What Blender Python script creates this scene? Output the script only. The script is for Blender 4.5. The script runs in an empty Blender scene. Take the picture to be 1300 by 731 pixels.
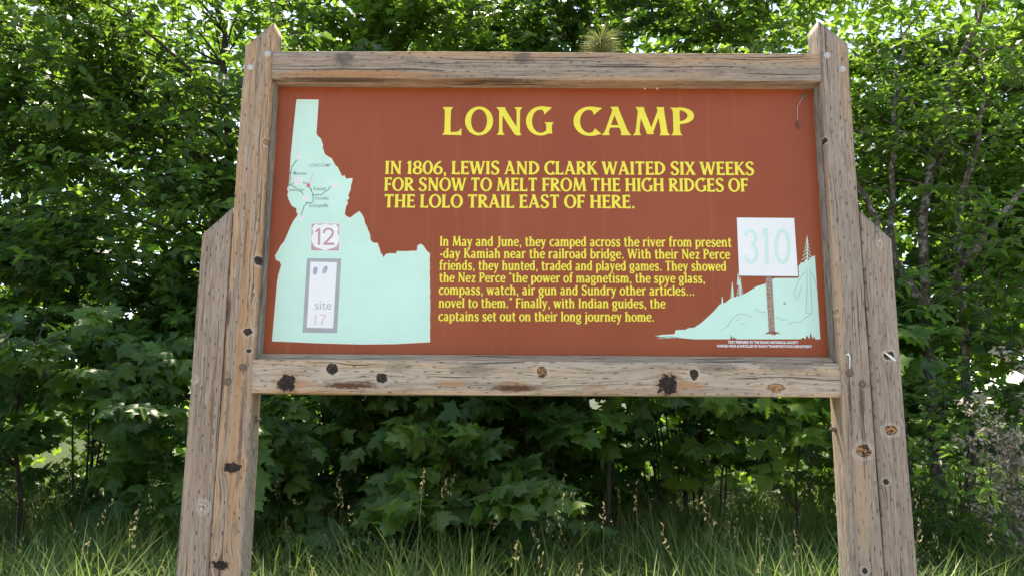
import bpy, bmesh, math, random
import numpy as np
from mathutils import Vector, Matrix
from mathutils.geometry import tessellate_polygon

# ------------------------------------------------------------------ camera
SC = bpy.context.scene
COL = SC.collection
F_PX, PITCH, ROLL, YAW = 1011.35, 0.1703, 0.0068, -0.0050
CAM = Vector((-0.1355, -3.5439, 1.6))
_c, _s = math.cos(PITCH), math.sin(PITCH)
_cy, _sy = math.cos(YAW), math.sin(YAW)
_R = Vector((_cy, -_sy, 0)); FWD = Vector((_sy*_c, _cy*_c, _s)); _U = Vector((-_sy*_s, -_cy*_s, _c))
_cr, _sr = math.cos(ROLL), math.sin(ROLL)
RGT = _R*_cr + _U*_sr
UPV = _U*_cr - _R*_sr
cam_d = bpy.data.cameras.new('camera'); cam = bpy.data.objects.new('camera', cam_d); COL.objects.link(cam)
cam.matrix_world = Matrix(((RGT.x, UPV.x, -FWD.x, CAM.x), (RGT.y, UPV.y, -FWD.y, CAM.y), (RGT.z, UPV.z, -FWD.z, CAM.z), (0, 0, 0, 1)))
cam_d.sensor_width = 36; cam_d.lens = F_PX/1300*36
cam_d.clip_start = 0.05; cam_d.clip_end = 2000
SC.camera = cam

# ------------------------------------------------------------------ light
SUN_EL, SUN_AZ = math.radians(62), math.radians(-14)      # azimuth from +Y (behind the sign), negative = left
w = bpy.data.worlds.new('World'); SC.world = w; w.use_nodes = True
wn = w.node_tree.nodes; wl = w.node_tree.links
sky = wn.new('ShaderNodeTexSky'); sky.sky_type = 'NISHITA'; sky.sun_disc = False
sky.sun_elevation = SUN_EL; sky.sun_rotation = SUN_AZ
sky.air_density = 1.0; sky.dust_density = 1.0; sky.ozone_density = 1.0
bg = wn['Background']; bg.inputs[1].default_value = 0.15
wl.new(sky.outputs[0], bg.inputs[0])
sd = bpy.data.lights.new('sun', 'SUN'); sd.energy = 4.0; sd.angle = math.radians(0.53); sd.color = (1, .95, .86)
so = bpy.data.objects.new('sun', sd); COL.objects.link(so)
_dir = Vector((math.sin(SUN_AZ)*math.cos(SUN_EL), math.cos(SUN_AZ)*math.cos(SUN_EL), math.sin(SUN_EL)))
so.rotation_euler = (-_dir).to_track_quat('-Z', 'Y').to_euler(); so.location = _dir*40
SC.view_settings.view_transform = 'Standard'; SC.view_settings.look = 'None'
SC.view_settings.gamma = 1; SC.view_settings.exposure = 1.68
SC.view_settings.use_white_balance = True; SC.view_settings.white_balance_temperature = 7400; SC.view_settings.white_balance_tint = 10
SC.cycles.max_bounces = 8; SC.cycles.transmission_bounces = 6; SC.cycles.diffuse_bounces = 4

# ------------------------------------------------------------------ helpers
def tag(o, label=None, cat=None, group=None, kind=None):
    if label: o['label'] = label
    if cat: o['category'] = cat
    if group: o['group'] = group
    if kind: o['kind'] = kind
    return o

def empty(name, loc=(0, 0, 0)):
    o = bpy.data.objects.new(name, None); COL.objects.link(o); o.location = loc; o.empty_display_size = .1
    return o

def mesh_obj(name, verts, faces, mats, parent=None, fmat=None, smooth=False):
    """verts are given in the parent's space"""
    me = bpy.data.meshes.new(name)
    me.from_pydata([tuple(v) for v in verts], [], [tuple(f) for f in faces])
    if not isinstance(mats, (list, tuple)): mats = [mats]
    for m in mats: me.materials.append(m)
    if fmat is not None: me.polygons.foreach_set('material_index', list(fmat))
    if smooth: me.polygons.foreach_set('use_smooth', [True]*len(me.polygons))
    me.update()
    o = bpy.data.objects.new(name, me); COL.objects.link(o)
    if parent: o.parent = parent
    return o

def np_mesh(name, V, loops, sizes, mats, parent=None, tone=None, fmat=None):
    me = bpy.data.meshes.new(name)
    me.vertices.add(len(V)); me.vertices.foreach_set('co', np.asarray(V, np.float32).ravel())
    me.loops.add(len(loops)); me.loops.foreach_set('vertex_index', np.asarray(loops, np.int32))
    sizes = np.asarray(sizes, np.int32)
    me.polygons.add(len(sizes))
    st = np.concatenate([[0], np.cumsum(sizes)[:-1]]).astype(np.int32)
    me.polygons.foreach_set('loop_start', st)
    if fmat is not None: me.polygons.foreach_set('material_index', np.asarray(fmat, np.int32))
    if not isinstance(mats, (list, tuple)): mats = [mats]
    for m in mats: me.materials.append(m)
    if tone is not None:
        a = me.attributes.new('tone', 'FLOAT', 'POINT'); a.data.foreach_set('value', np.asarray(tone, np.float32))
    me.update(calc_edges=True); me.validate()
    o = bpy.data.objects.new(name, me); COL.objects.link(o)
    if parent: o.parent = parent
    return o

def ray(px, py):
    u, v = (px-650)/F_PX, (py-365.5)/F_PX
    return FWD + RGT*u - UPV*v

def on_plane(px, py, y=0.0):
    """a photograph pixel to (x, z) on the upright plane y"""
    d = ray(px, py); k = (y-CAM.y)/d.y; p = CAM + d*k
    return p.x, p.z

# ------------------------------------------------------------------ node helpers
class NT:
    def __init__(s, tree): s.t = tree; s.n = tree.nodes; s.l = tree.links
    def _in(s, sock, v):
        if v is None: return
        if isinstance(v, (int, float)): sock.default_value = v
        elif isinstance(v, (tuple, list)):
            v = tuple(v)
            if len(sock.default_value) == 4 and len(v) == 3: v = v+(1,)
            sock.default_value = v
        else: s.l.new(v, sock)
    def math(s, op, a, b=None, c=None, clamp=False):
        n = s.n.new('ShaderNodeMath'); n.operation = op; n.use_clamp = clamp
        for i, v in enumerate((a, b, c)): s._in(n.inputs[i], v)
        return n.outputs[0]
    def comb(s, x, y, z):
        n = s.n.new('ShaderNodeCombineXYZ')
        for i, v in enumerate((x, y, z)): s._in(n.inputs[i], v)
        return n.outputs[0]
    def noise(s, vec, scale=1, detail=4, rough=.55, dist=0.0):
        n = s.n.new('ShaderNodeTexNoise'); s._in(n.inputs['Vector'], vec)
        n.inputs['Scale'].default_value = scale; n.inputs['Detail'].default_value = detail
        n.inputs['Roughness'].default_value = rough; n.inputs['Distortion'].default_value = dist
        return n.outputs['Fac']
    def step(s, v, lo, hi, a=0.0, b=1.0):
        n = s.n.new('ShaderNodeMapRange'); n.interpolation_type = 'SMOOTHSTEP'
        s._in(n.inputs['Value'], v); n.inputs['From Min'].default_value = lo; n.inputs['From Max'].default_value = hi
        n.inputs['To Min'].default_value = a; n.inputs['To Max'].default_value = b
        return n.outputs[0]
    def mix(s, f, a, b, mode='MIX'):
        n = s.n.new('ShaderNodeMix'); n.data_type = 'RGBA'; n.blend_type = mode
        s._in(n.inputs[0], f); s._in(n.inputs[6], a); s._in(n.inputs[7], b)
        return n.outputs[2]
    def ramp(s, f, stops):
        n = s.n.new('ShaderNodeValToRGB'); s._in(n.inputs[0], f)
        e = n.color_ramp.elements
        while len(e) < len(stops): e.new(.5)
        for k, (p, c) in enumerate(stops): e[k].position = p; e[k].color = tuple(c)+(1,)
        return n.outputs[0]
    def bump(s, h, strength, dist):
        n = s.n.new('ShaderNodeBump'); s._in(n.inputs['Height'], h)
        n.inputs['Strength'].default_value = strength; n.inputs['Distance'].default_value = dist
        return n.outputs[0]

def new_mat(name):
    m = bpy.data.materials.new(name); m.use_nodes = True
    t = NT(m.node_tree); b = m.node_tree.nodes['Principled BSDF']
    return m, t, b

def plain(name, col, rough=.5, vary=.12, scale=8, spec=.5, metal=0, bump=0):
    m, t, b = new_mat(name)
    tc = t.n.new('ShaderNodeTexCoord').outputs['Object']
    nz = t.noise(tc, scale, 5, .6)
    lo = tuple(c*(1-vary) for c in col); hi = tuple(min(1, c*(1+vary)) for c in col)
    t._in(b.inputs['Base Color'], t.mix(t.step(nz, .3, .7), lo, hi))
    b.inputs['Roughness'].default_value = rough; b.inputs['Specular IOR Level'].default_value = spec
    b.inputs['Metallic'].default_value = metal
    if bump: t._in(b.inputs['Normal'], t.bump(nz, .6, bump))
    return m

# ---- weathered, incised timber -------------------------------------------------
def blot_r(t, s, l, cs, cl, rs, rl, wob, wobamt):
    ds = t.math('MULTIPLY_ADD', s, 1/rs, -cs/rs)
    dl = t.math('MULTIPLY_ADD', l, 1/rl, -cl/rl)
    r = t.math('SQRT', t.math('ADD', t.math('MULTIPLY', ds, ds), t.math('MULTIPLY', dl, dl)))
    return t.math('ADD', r, t.math('MULTIPLY_ADD', wob, wobamt, -.5*wobamt))

def timber_mat(name, axis, seed, knots=(), stains=(), warm=.35, grey=(.37, .285, .213), tan=(.49, .31, .178), dark=(.165, .118, .085), incise=1.0):
    m, t, b = new_mat(name)
    co = t.n.new('ShaderNodeTexCoord').outputs['Object']
    sp = t.n.new('ShaderNodeSeparateXYZ'); t._in(sp.inputs[0], co)
    x, y, z = sp.outputs
    s, l = (x, z) if axis == 'Z' else (z, x)
    off = seed*7.31
    wob = t.noise(t.comb(t.math('MULTIPLY', s, 1.0), t.math('MULTIPLY', l, 1.0), t.math('ADD', y, off)), 42, 4, .6)
    # fibres flow round the knots
    sw = s
    for k in knots:
        cs, cl, rs, rl = k[:4]
        ds = t.math('ADD', s, -cs); dl = t.math('ADD', l, -cl)
        e = t.math('ADD', t.math('POWER', t.math('ABSOLUTE', t.math('MULTIPLY', ds, 1/(rs*2.0))), 2.0), t.math('POWER', t.math('ABSOLUTE', t.math('MULTIPLY', dl, 1/(rl*3.4))), 2.0))
        g = t.math('EXPONENT', t.math('MULTIPLY', e, -1.0))
        sw = t.math('SUBTRACT', sw, t.math('MULTIPLY', t.math('MULTIPLY', ds, g), .62))
    # long wavy drift of the grain
    drift = t.noise(t.comb(t.math('MULTIPLY', s, 3.0), t.math('MULTIPLY', l, 1.1), t.math('ADD', y, off)), 1, 2, .5)
    sw = t.math('ADD', sw, t.math('MULTIPLY_ADD', drift, .05, -.025))
    fine = t.noise(t.comb(t.math('MULTIPLY', sw, 260), t.math('MULTIPLY', l, 9.0), t.math('MULTIPLY_ADD', y, 120, off)), 1, 6, .62)
    band = t.noise(t.comb(t.math('MULTIPLY', sw, 60), t.math('MULTIPLY', l, 1.0), t.math('MULTIPLY_ADD', y, 30, off+3)), 1, 3, .5)
    broad = t.noise(t.comb(t.math('MULTIPLY', sw, 17), t.math('MULTIPLY', l, .55), t.math('MULTIPLY_ADD', y, 9, off+9)), 1, 3, .55)
    patch = t.noise(t.comb(t.math('MULTIPLY', s, 6), t.math('MULTIPLY', l, 2.2), t.math('MULTIPLY_ADD', y, 4, off+5)), 1, 5, .6)
    c = t.mix(t.step(broad, .62-warm*.5, .78-warm*.45), grey, tan)
    c = t.mix(t.math('MULTIPLY', t.step(band, .50, .68), .42), c, dark)
    c = t.mix(t.math('MULTIPLY', t.step(fine, .50, .64), .55), c, tuple(v*.55 for v in dark))
    c = t.mix(t.math('MULTIPLY', t.step(fine, .48, .34), .40), c, (.54, .47, .40))
    c = t.mix(t.math('MULTIPLY', t.step(patch, .56, .74), .45), c, (.20, .17, .145))
    # drying checks
    chk = t.noise(t.comb(t.math('MULTIPLY', sw, 120), t.math('MULTIPLY', l, 1.6), t.math('MULTIPLY_ADD', y, 60, off+17)), 1, 2, .4)
    check = t.step(chk, .655, .70)
    c = t.mix(t.math('MULTIPLY', check, .8), c, (.045, .032, .025))
    h = t.math('MULTIPLY_ADD', check, -1.2, t.math('MULTIPLY', fine, .8))
    # treatment slits in staggered rows
    jn = t.noise(t.comb(t.math('MULTIPLY', s, 34), t.math('MULTIPLY', l, 13), off), 1, 1, .5)
    sj = t.math('ADD', t.math('MULTIPLY_ADD', jn, .009, s), y)
    colf = t.math('MULTIPLY', sj, 1/.0225)
    coli = t.math('FLOOR', colf)
    fu = t.math('MULTIPLY', t.math('ABSOLUTE', t.math('ADD', t.math('FRACT', colf), -.5)), .0225)
    rowf = t.math('ADD', t.math('MULTIPLY_ADD', l, 1/.060, t.math('MULTIPLY', coli, .37)), t.math('MULTIPLY', jn, .8))
    fv = t.math('MULTIPLY', t.math('ABSOLUTE', t.math('ADD', t.math('FRACT', rowf), -.5)), .060)
    wn_ = t.n.new('ShaderNodeTexWhiteNoise'); wn_.noise_dimensions = '2D'
    t._in(wn_.inputs['Vector'], t.comb(coli, t.math('FLOOR', rowf), 0))
    slit = t.math('MULTIPLY', t.step(fu, .0030, .0012), t.step(fv, .0095, .0050))
    slit = t.math('MULTIPLY', slit, t.math('MULTIPLY_ADD', wn_.outputs[0], 1.3, -.2, clamp=True))
    c = t.mix(t.math('MULTIPLY', t.math('MULTIPLY', slit, t.step(patch, .35, .6, .55, 1.0)), .8*incise), c, (.05, .036, .028))
    h = t.math('MULTIPLY_ADD', slit, -1.0, h)
    for (cs, cl, rs, rl, colr, amt) in stains:
        r = blot_r(t, s, l, cs, cl, rs, rl, t.math('MULTIPLY_ADD', band, .5, t.math('MULTIPLY', wob, .5)), 2.2)
        c = t.mix(t.math('MULTIPLY', t.step(r, 1.15, .45), amt), c, colr)
    for k in knots:
        cs, cl, rs, rl, style = k
        wobs = 2.0 if style == 'burnt' else 1.1
        r = blot_r(t, s, l, cs, cl, rs, rl, wob, wobs)
        halo = t.math('MULTIPLY', t.step(r, 1.95, 1.1), .45 if style != 'burnt' else .35)
        c = t.mix(halo, c, (.62, .54, .44) if style != 'burnt' else (.40, .22, .10))
        ring = t.math('MULTIPLY', t.step(t.math('SINE', t.math('MULTIPLY', r, 11.0)), .3, .9), t.step(r, 1.55, 1.0))
        c = t.mix(t.math('MULTIPLY', ring, .35), c, (.16, .10, .06))
        core = t.step(r, 1.08, .86)
        cn = t.noise(t.comb(t.math('MULTIPLY', s, 1), t.math('MULTIPLY', l, 1), off), 95, 4, .6)
        if style == 'dark': kc = t.mix(t.step(cn, .45, .65), (.030, .024, .022), (.10, .062, .04))
        elif style == 'burnt': kc = t.mix(t.step(cn, .45, .7), (.024, .020, .019), (.085, .045, .028))
        elif style == 'orange': kc = t.mix(t.step(cn, .44, .56), (.04, .028, .022), (.40, .20, .085))
        elif style == 'amber': kc = t.mix(t.step(cn, .4, .6), (.22, .11, .05), (.46, .28, .15))
        else: kc = t.mix(t.step(cn, .45, .6), (.33, .25, .19), (.60, .52, .42))
        c = t.mix(core, c, kc)
        if style == 'pale':
            c = t.mix(t.math('MULTIPLY', t.step(r, .38, .2), .8), c, (.12, .085, .06))
        h = t.math('MULTIPLY_ADD', core, -1.6 if style in ('dark', 'burnt', 'orange') else .8, h)
    t._in(b.inputs['Base Color'], c)
    b.inputs['Roughness'].default_value = .85; b.inputs['Specular IOR Level'].default_value = .2
    t._in(b.inputs['Normal'], t.bump(h, .9, .005))
    return m

# ------------------------------------------------------------------ foliage materials
def leaf_mat(name, dark, light, trans, gloss=.42, tw=.5):
    m, t, b = new_mat(name)
    at = t.n.new('ShaderNodeAttribute'); at.attribute_name = 'tone'
    tone = at.outputs['Fac']
    col = t.mix(tone, dark, light)
    t._in(b.inputs['Base Color'], col)
    b.inputs['Roughness'].default_value = gloss; b.inputs['Specular IOR Level'].default_value = .30
    tr = t.n.new('ShaderNodeBsdfTranslucent')
    t._in(tr.inputs['Color'], t.mix(tone, tuple(v*.75 for v in trans), trans))
    mx = t.n.new('ShaderNodeMixShader'); mx.inputs[0].default_value = tw
    t.l.new(b.outputs[0], mx.inputs[1]); t.l.new(tr.outputs[0], mx.inputs[2])
    out = [n for n in t.n if n.type == 'OUTPUT_MATERIAL'][0]
    t.l.new(mx.outputs[0], out.inputs['Surface'])
    return m

def bark_mat(name, c0, c1, lichen=None, scale=22):
    m, t, b = new_mat(name)
    co = t.n.new('ShaderNodeTexCoord').outputs['Object']
    mp = t.n.new('ShaderNodeMapping'); t._in(mp.inputs['Vector'], co); mp.inputs['Scale'].default_value = (1, 1, .25)
    nz = t.noise(mp.outputs[0], scale, 6, .65, .4)
    c = t.mix(t.step(nz, .35, .65), c0, c1)
    if lichen:
        n2 = t.noise(co, 17, 5, .65)
        c = t.mix(t.step(n2, .50, .60), c, lichen)
    t._in(b.inputs['Base Color'], c); b.inputs['Roughness'].default_value = .95
    t._in(b.inputs['Normal'], t.bump(nz, 1, .02))
    return m

M = {}
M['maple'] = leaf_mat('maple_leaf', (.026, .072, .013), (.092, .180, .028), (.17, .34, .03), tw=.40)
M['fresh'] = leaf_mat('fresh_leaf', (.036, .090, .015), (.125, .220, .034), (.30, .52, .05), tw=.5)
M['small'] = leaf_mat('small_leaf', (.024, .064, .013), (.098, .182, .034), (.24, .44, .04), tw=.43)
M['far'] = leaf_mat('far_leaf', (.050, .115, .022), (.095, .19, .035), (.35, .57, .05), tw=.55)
M['grass'] = leaf_mat('grass_blade', (.085, .165, .040), (.23, .31, .105), (.30, .42, .08), gloss=.5, tw=.4)
M['straw'] = leaf_mat('grass_straw', (.30, .25, .12), (.42, .36, .20), (.42, .36, .18), gloss=.7, tw=.3)
M['needle'] = leaf_mat('pine_needle', (.10, .15, .05), (.34, .29, .12), (.34, .36, .12), gloss=.5, tw=.3)
M['fluff'] = leaf_mat('dry_seed_fluff', (.40, .35, .24), (.60, .54, .40), (.42, .36, .27), gloss=.9, tw=.35)
M['bark'] = bark_mat('dark_bark', (.028, .022, .018), (.085, .065, .050))
M['lichen_bark'] = bark_mat('lichen_bark', (.045, .034, .026), (.13, .10, .072), (.27, .25, .19))
M['twig'] = bark_mat('grey_twig', (.12, .09, .07), (.24, .19, .15))
M['bolt_grey'] = plain('galvanised_bolt', (.50, .48, .44), .6, .3, 160, metal=.15, bump=.001)
M['bolt_rust'] = plain('rusty_bolt', (.16, .105, .08), .8, .4, 160, bump=.001)
M['white'] = plain('white_dropping', (.80, .79, .75), .7, .08, 90)
M['cocoon'] = plain('brown_cocoon', (.16, .09, .05), .9, .4, 120)
M['thread'] = plain('web_thread', (.55, .52, .48), .6, .1, 30)
M['aqua'] = plain('aqua_paint', (.58, .84, .70), .45, .03, 6)
M['cream'] = plain('cream_edge', (.80, .80, .64), .5, .03, 10)
M['yellow'] = plain('yellow_paint', (.90, .775, .060), .5, .04, 20)
M['signwhite'] = plain('white_paint', (.86, .86, .85), .45, .02, 5)
M['paleaqua'] = plain('pale_aqua_paint', (.60, .82, .73), .5, .03, 9)
M['mapline'] = plain('faded_map_line', (.20, .27, .25), .6, .15, 60)
M['maptext'] = plain('faded_map_text', (.30, .43, .38), .6, .12, 60)
M['grey'] = plain('grey_paint', (.38, .39, .39), .5, .06, 14)
M['sitetext'] = plain('grey_text', (.45, .46, .47), .5, .05, 14)
M['pink'] = plain('faded_pink_paint', (.80, .56, .58), .5, .08, 20)
M['rose'] = plain('faded_rose_paint', (.55, .36, .36), .5, .10, 26)
M['rosetext'] = plain('faded_rose_text', (.56, .30, .30), .5, .08, 26)
M['red'] = plain('star_red_paint', (.72, .10, .16), .5, .1, 60)
M['feather'] = plain('blue_grey_paint', (.36, .42, .52), .5, .1, 60)
M['brownline'] = plain('brown_line_paint', (.27, .10, .055), .5, .15, 60)
M['shadowbrown'] = plain('printed_drop_shadow', (.26, .085, .045), .5, .1, 30)

# painted sign face: slightly uneven, glossy, dusty
m, t, b = new_mat('brown_sign_face')
co = t.n.new('ShaderNodeTexCoord').outputs['Object']
n1 = t.noise(co, 2.2, 5, .6); n2 = t.noise(co, 160, 3, .6)
c = t.mix(t.step(n1, .3, .7), (.300, .060, .0160), (.335, .072, .021))
c = t.mix(t.math('MULTIPLY', t.step(n2, .66, .80), .25), c, (.45, .30, .20))
mp = t.n.new('ShaderNodeMapping'); t._in(mp.inputs['Vector'], co); mp.inputs['Scale'].default_value = (30, 1, .7)
n3 = t.noise(mp.outputs[0], 1, 4, .6)
c = t.mix(t.math('MULTIPLY', t.step(n3, .52, .8), .11), c, (.46, .26, .17))
n4 = t.noise(co, 420, 2, .5)
c = t.mix(t.math('MULTIPLY', t.step(n4, .74, .80), .5), c, (.62, .52, .42))
n5 = t.noise(co, 7, 6, .65)
c = t.mix(t.math('MULTIPLY', t.step(n5, .55, .75), .16), c, (.20, .05, .02))
t._in(b.inputs['Base Color'], c); b.inputs['Roughness'].default_value = .40; b.inputs['Specular IOR Level'].default_value = .33
t._in(b.inputs['Normal'], t.bump(n1, .15, .002))
M['panel'] = m

# ground
m, t, b = new_mat('soil_and_gravel')
co = t.n.new('ShaderNodeTexCoord').outputs['Object']
sp = t.n.new('ShaderNodeSeparateXYZ'); t._in(sp.inputs[0], co)
n1 = t.noise(co, 1.3, 6, .6); n2 = t.noise(co, 28, 5, .6)
grav = t.mix(n2, (.20, .18, .155), (.40, .37, .33))
soil = t.mix(n2, (.030, .040, .014), (.070, .090, .030))
gm = t.step(t.math('ADD', sp.outputs[1], t.math('MULTIPLY', n1, 1.2)), .6, -.2)
t._in(b.inputs['Base Color'], t.mix(gm, soil, grav)); b.inputs['Roughness'].default_value = .95; b.inputs['Specular IOR Level'].default_value = .05
t._in(b.inputs['Normal'], t.bump(n2, .8, .03))
M['ground'] = m
M['added_hill'] = plain('added_hill_cover', (.055, .075, .035), .95, .5, .06)

# ------------------------------------------------------------------ ground, added ridge ring
def gz(x, y):
    """ground height: flat by the sign, a low bank under the trees"""
    k = min(max((y-1.0)/6.0, 0), 1); k = k*k*(3-2*k)
    return .25*k + .03*math.sin(x*1.1)*math.cos(y*.9)*min(max(y-.3, 0), 1)
ys = [-400, -120, -50, -20, -8] + [-4+.5*i for i in range(0, 33)] + [14, 18, 25, 40, 80, 200, 600]
xs = [-500, -150, -60, -30, -16] + [-12+.75*i for i in range(0, 33)] + [16, 30, 60, 150, 500]
V = [(x, y, gz(x, y)) for y in ys for x in xs]; nx = len(xs)
Fs = [(j*nx+i, j*nx+i+1, (j+1)*nx+i+1, (j+1)*nx+i) for j in range(len(ys)-1) for i in range(nx-1)]
g = mesh_obj('ground', V, Fs, M['ground'], smooth=True); tag(g, kind='structure')

rs = np.random.RandomState(3)
V = []; Fs = []; n = 120
for i in range(n+1):
    a = 2*math.pi*i/n; h = (24+7*math.sin(2*math.pi*i*5/n)+3*math.sin(2*math.pi*i*17/n)+rs.rand()*2*(0 < i < n))*(1 if math.sin(a) < 0 else .4)
    for k, (rr, zz) in enumerate(((95, -1), (112, h*.5), (135, h*.85), (170, h), (260, h*.7))):
        V.append((rr*math.cos(a), rr*math.sin(a), zz))
for i in range(n):
    for k in range(4): Fs.append((i*5+k, i*5+k+1, (i+1)*5+k+1, (i+1)*5+k))
tag(mesh_obj('added_hills', V, Fs, M['added_hill'], smooth=True), kind='structure')  # added ridge ring: darkens the panel's low reflections, fills the horizon

# ------------------------------------------------------------------ the sign: timbers
SIGN = empty('information_sign', (0, 0, 0))
tag(SIGN, 'brown roadside history marker titled LONG CAMP in a weathered timber frame', 'sign')
W = 1.301; P1 = W+.135; P2 = P1+.003+.136
Z_T1, Z_B1, Z_B0 = 3.3464, 1.881, 1.7327
Z_T0 = on_plane(690, 101.5)[1]
PX0, PX1, PZ0, PZ1, PY = -1.284, 1.2937, 1.9183, 3.2053, .09

def timber(name, axis, a0, a1, d0, d1, l0, l1, mat, seed, rad=.006, wob=.0022, extra=None, parent=SIGN):
    """a0,a1 across; d0,d1 depth (y); l0,l1 ends along the length, each a number or a function of a"""
    rr = np.random.RandomState(seed)
    sec = []
    def arc(ca, cd, s0):
        for k in range(4):
            th = math.radians(s0+30*k); sec.append((ca+rad*math.cos(th), cd+rad*math.sin(th)))
    nside = 5
    def side(p, q):
        for k in range(1, nside): sec.append((p[0]+(q[0]-p[0])*k/nside, p[1]+(q[1]-p[1])*k/nside))
    arc(a1-rad, d1-rad, 0); side((a1-rad, d1), (a0+rad, d1))
    arc(a0+rad, d1-rad, 90); side((a0, d1-rad), (a0, d0+rad))
    arc(a0+rad, d0+rad, 180); side((a0+rad, d0), (a1-rad, d0))
    arc(a1-rad, d0+rad, 270); side((a1, d0+rad), (a1, d1-rad))
    L0 = l0 if callable(l0) else (lambda a: l0); L1 = l1 if callable(l1) else (lambda a: l1)
    length = abs(L1(a1)-L0(a1)); n = max(6, int(length/.035)); ns = len(sec)
    ph = rr.rand(ns)*6.28
    base = np.zeros((n+1, ns))
    for f, am in ((1.3, 1.0), (3.1, .55), (8.0, .30), (19, .18)):
        p0 = rr.rand()*6.28; p1 = rr.rand()*6.28
        tt = np.linspace(0, length, n+1)[:, None]; aa = np.linspace(0, 2*np.pi, ns, endpoint=False)[None, :]
        base += am*np.sin(tt*f*2+p0+1.5*np.sin(aa*2+p1+tt*f*.7))
    base *= wob*.45
    ca, cd = (a0+a1)/2, (d0+d1)/2
    V = []; Fs = []
    for i in range(n+1):
        tt = i/n
        for j, (a, d) in enumerate(sec):
            k = base[i, j]; aa = a + k*(1 if a > ca else -1)*(abs(a-ca) > abs(a1-a0)*.44)
            dd = d + k*(1 if d > cd else -1)*(abs(d-cd) > abs(d1-d0)*.44)
            l = L0(a)*(1-tt)+L1(a)*tt
            V.append((aa, dd, l) if axis == 'Z' else (l, dd, aa))
    flip = axis == 'X'
    for i in range(n):
        for j in range(ns):
            q = (i*ns+j, i*ns+(j+1) % ns, (i+1)*ns+(j+1) % ns, (i+1)*ns+j)
            Fs.append(q[::-1] if flip else q)
    bot = tuple(range(ns))[::-1]; top = tuple(n*ns+j for j in range(ns))
    Fs.append(bot[::-1] if flip else bot); Fs.append(top[::-1] if flip else top)
    o = mesh_obj(name, V, Fs, mat, parent, smooth=True)
    o.data.polygons[-1].use_smooth = False; o.data.polygons[-2].use_smooth = False
    return o

PXM = 1/292.0
def kz(px, py, rx, ry, style):           # knot on an upright timber
    x, z = on_plane(px, py, 0); return (x, z, rx*PXM, ry*PXM, style)
def kx(px, py, rx, ry, style):           # knot on a level beam (across = z)
    x, z = on_plane(px, py, 0); return (z, x, ry*PXM, rx*PXM, style)
def sz(px, py, rx, ry, col, amt):
    x, z = on_plane(px, py, 0); return (x, z, rx*PXM, ry*PXM, col, amt)
def sx(px, py, rx, ry, col, amt):
    x, z = on_plane(px, py, 0); return (z, x, ry*PXM, rx*PXM, col, amt)

RUST = (.13, .062, .032); BRN = (.075, .045, .030); ORG = (.42, .205, .085); DK = (.075, .062, .052)
m_lt = timber_mat('timber_tall_left', 'Z', 1, [
    kz(327, 331, 5, 6, 'dark'), kz(321, 374, 3, 3.5, 'amber'), kz(315, 421, 6, 4.5, 'dark'), kz(316, 445, 3.5, 2.5, 'dark'),
    kz(295, 593, 11, 6, 'burnt'), kz(279, 717, 11, 5, 'burnt'), kz(337, 180, 3.5, 5, 'amber')],
    [sz(306, 420, 5, 260, ORG, .6), sz(290, 395, 3, 30, BRN, .8), sz(284, 470, 3, 60, BRN, .55), sz(330, 340, 6, 40, ORG, .4),
     sz(291, 545, 14, 60, (.47, .31, .19), .45), sz(306, 545, 3.2, 75, (.13, .085, .06), .75), sz(288, 530, 2.6, 45, (.15, .10, .07), .6), sz(322, 260, 4, 170, (.48, .36, .26), .35)], warm=.5)
m_ls = timber_mat('timber_short_left', 'Z', 2, [kz(258, 643, 6, 7, 'pale'), kz(248, 481, 3.6, 4, 'pale')],
    [sz(265, 560, 4, 120, (.30, .19, .12), .6), sz(240, 600, 12, 100, (.43, .30, .21), .35)], warm=.3, grey=(.355, .272, .205))
m_rt = timber_mat('timber_tall_right', 'Z', 3, [kz(1048, 178, 3.4, 3.6, 'dark'), kz(1097, 572, 9.5, 8, 'orange'), kz(1098, 724, 3.6, 3.6, 'dark'), kz(1063, 395, 2, 4, 'amber')],
    [sz(1079, 505, 3.2, 30, (.10, .07, .055), .9), sz(1094.5, 512, 3.2, 24, (.10, .07, .055), .9), sz(1066, 430, 4, 280, (.50, .34, .21), .55), sz(1095, 640, 10, 70, (.50, .34, .20), .55), sz(1080, 520, 2.5, 55, (.15, .105, .08), .65), sz(1094, 528, 2.5, 45, (.15, .105, .08), .65), sz(1085, 325, 18, 60, (.30, .26, .225), .3)], warm=.16, grey=(.36, .282, .218))
m_rs = timber_mat('timber_short_right', 'Z', 4, [kz(1129, 451, 7, 5, 'dark'), kz(1131, 546, 8, 6, 'orange'), kz(1125, 611, 4, 4, 'dark'), kz(1117, 309, 3, 4, 'pale')],
    [sz(1113, 520, 3, 200, (.22, .17, .135), .5), sz(1135, 420, 10, 60, (.42, .33, .26), .4)], warm=.12, grey=(.355, .275, .21))
m_tb = timber_mat('timber_top_beam', 'X', 5, [],
    [sx(437, 76, 17, 13, (.10, .09, .078), .75), sx(664, 74, 16, 11, (.10, .09, .078), .65), sx(450, 95, 140, 6, (.44, .21, .085), .8), sx(430, 100.5, 90, 3, (.08, .045, .03), .8), sx(620, 101, 70, 2.5, (.10, .06, .04), .8),
     sx(560, 100, 80, 3, (.30, .17, .09), .6), sx(960, 66, 40, 3, (.15, .12, .10), .6), sx(800, 98, 200, 4, (.42, .29, .18), .4), sx(1020, 90, 30, 10, (.25, .21, .17), .5)], warm=.2, grey=(.37, .292, .22))
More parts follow.
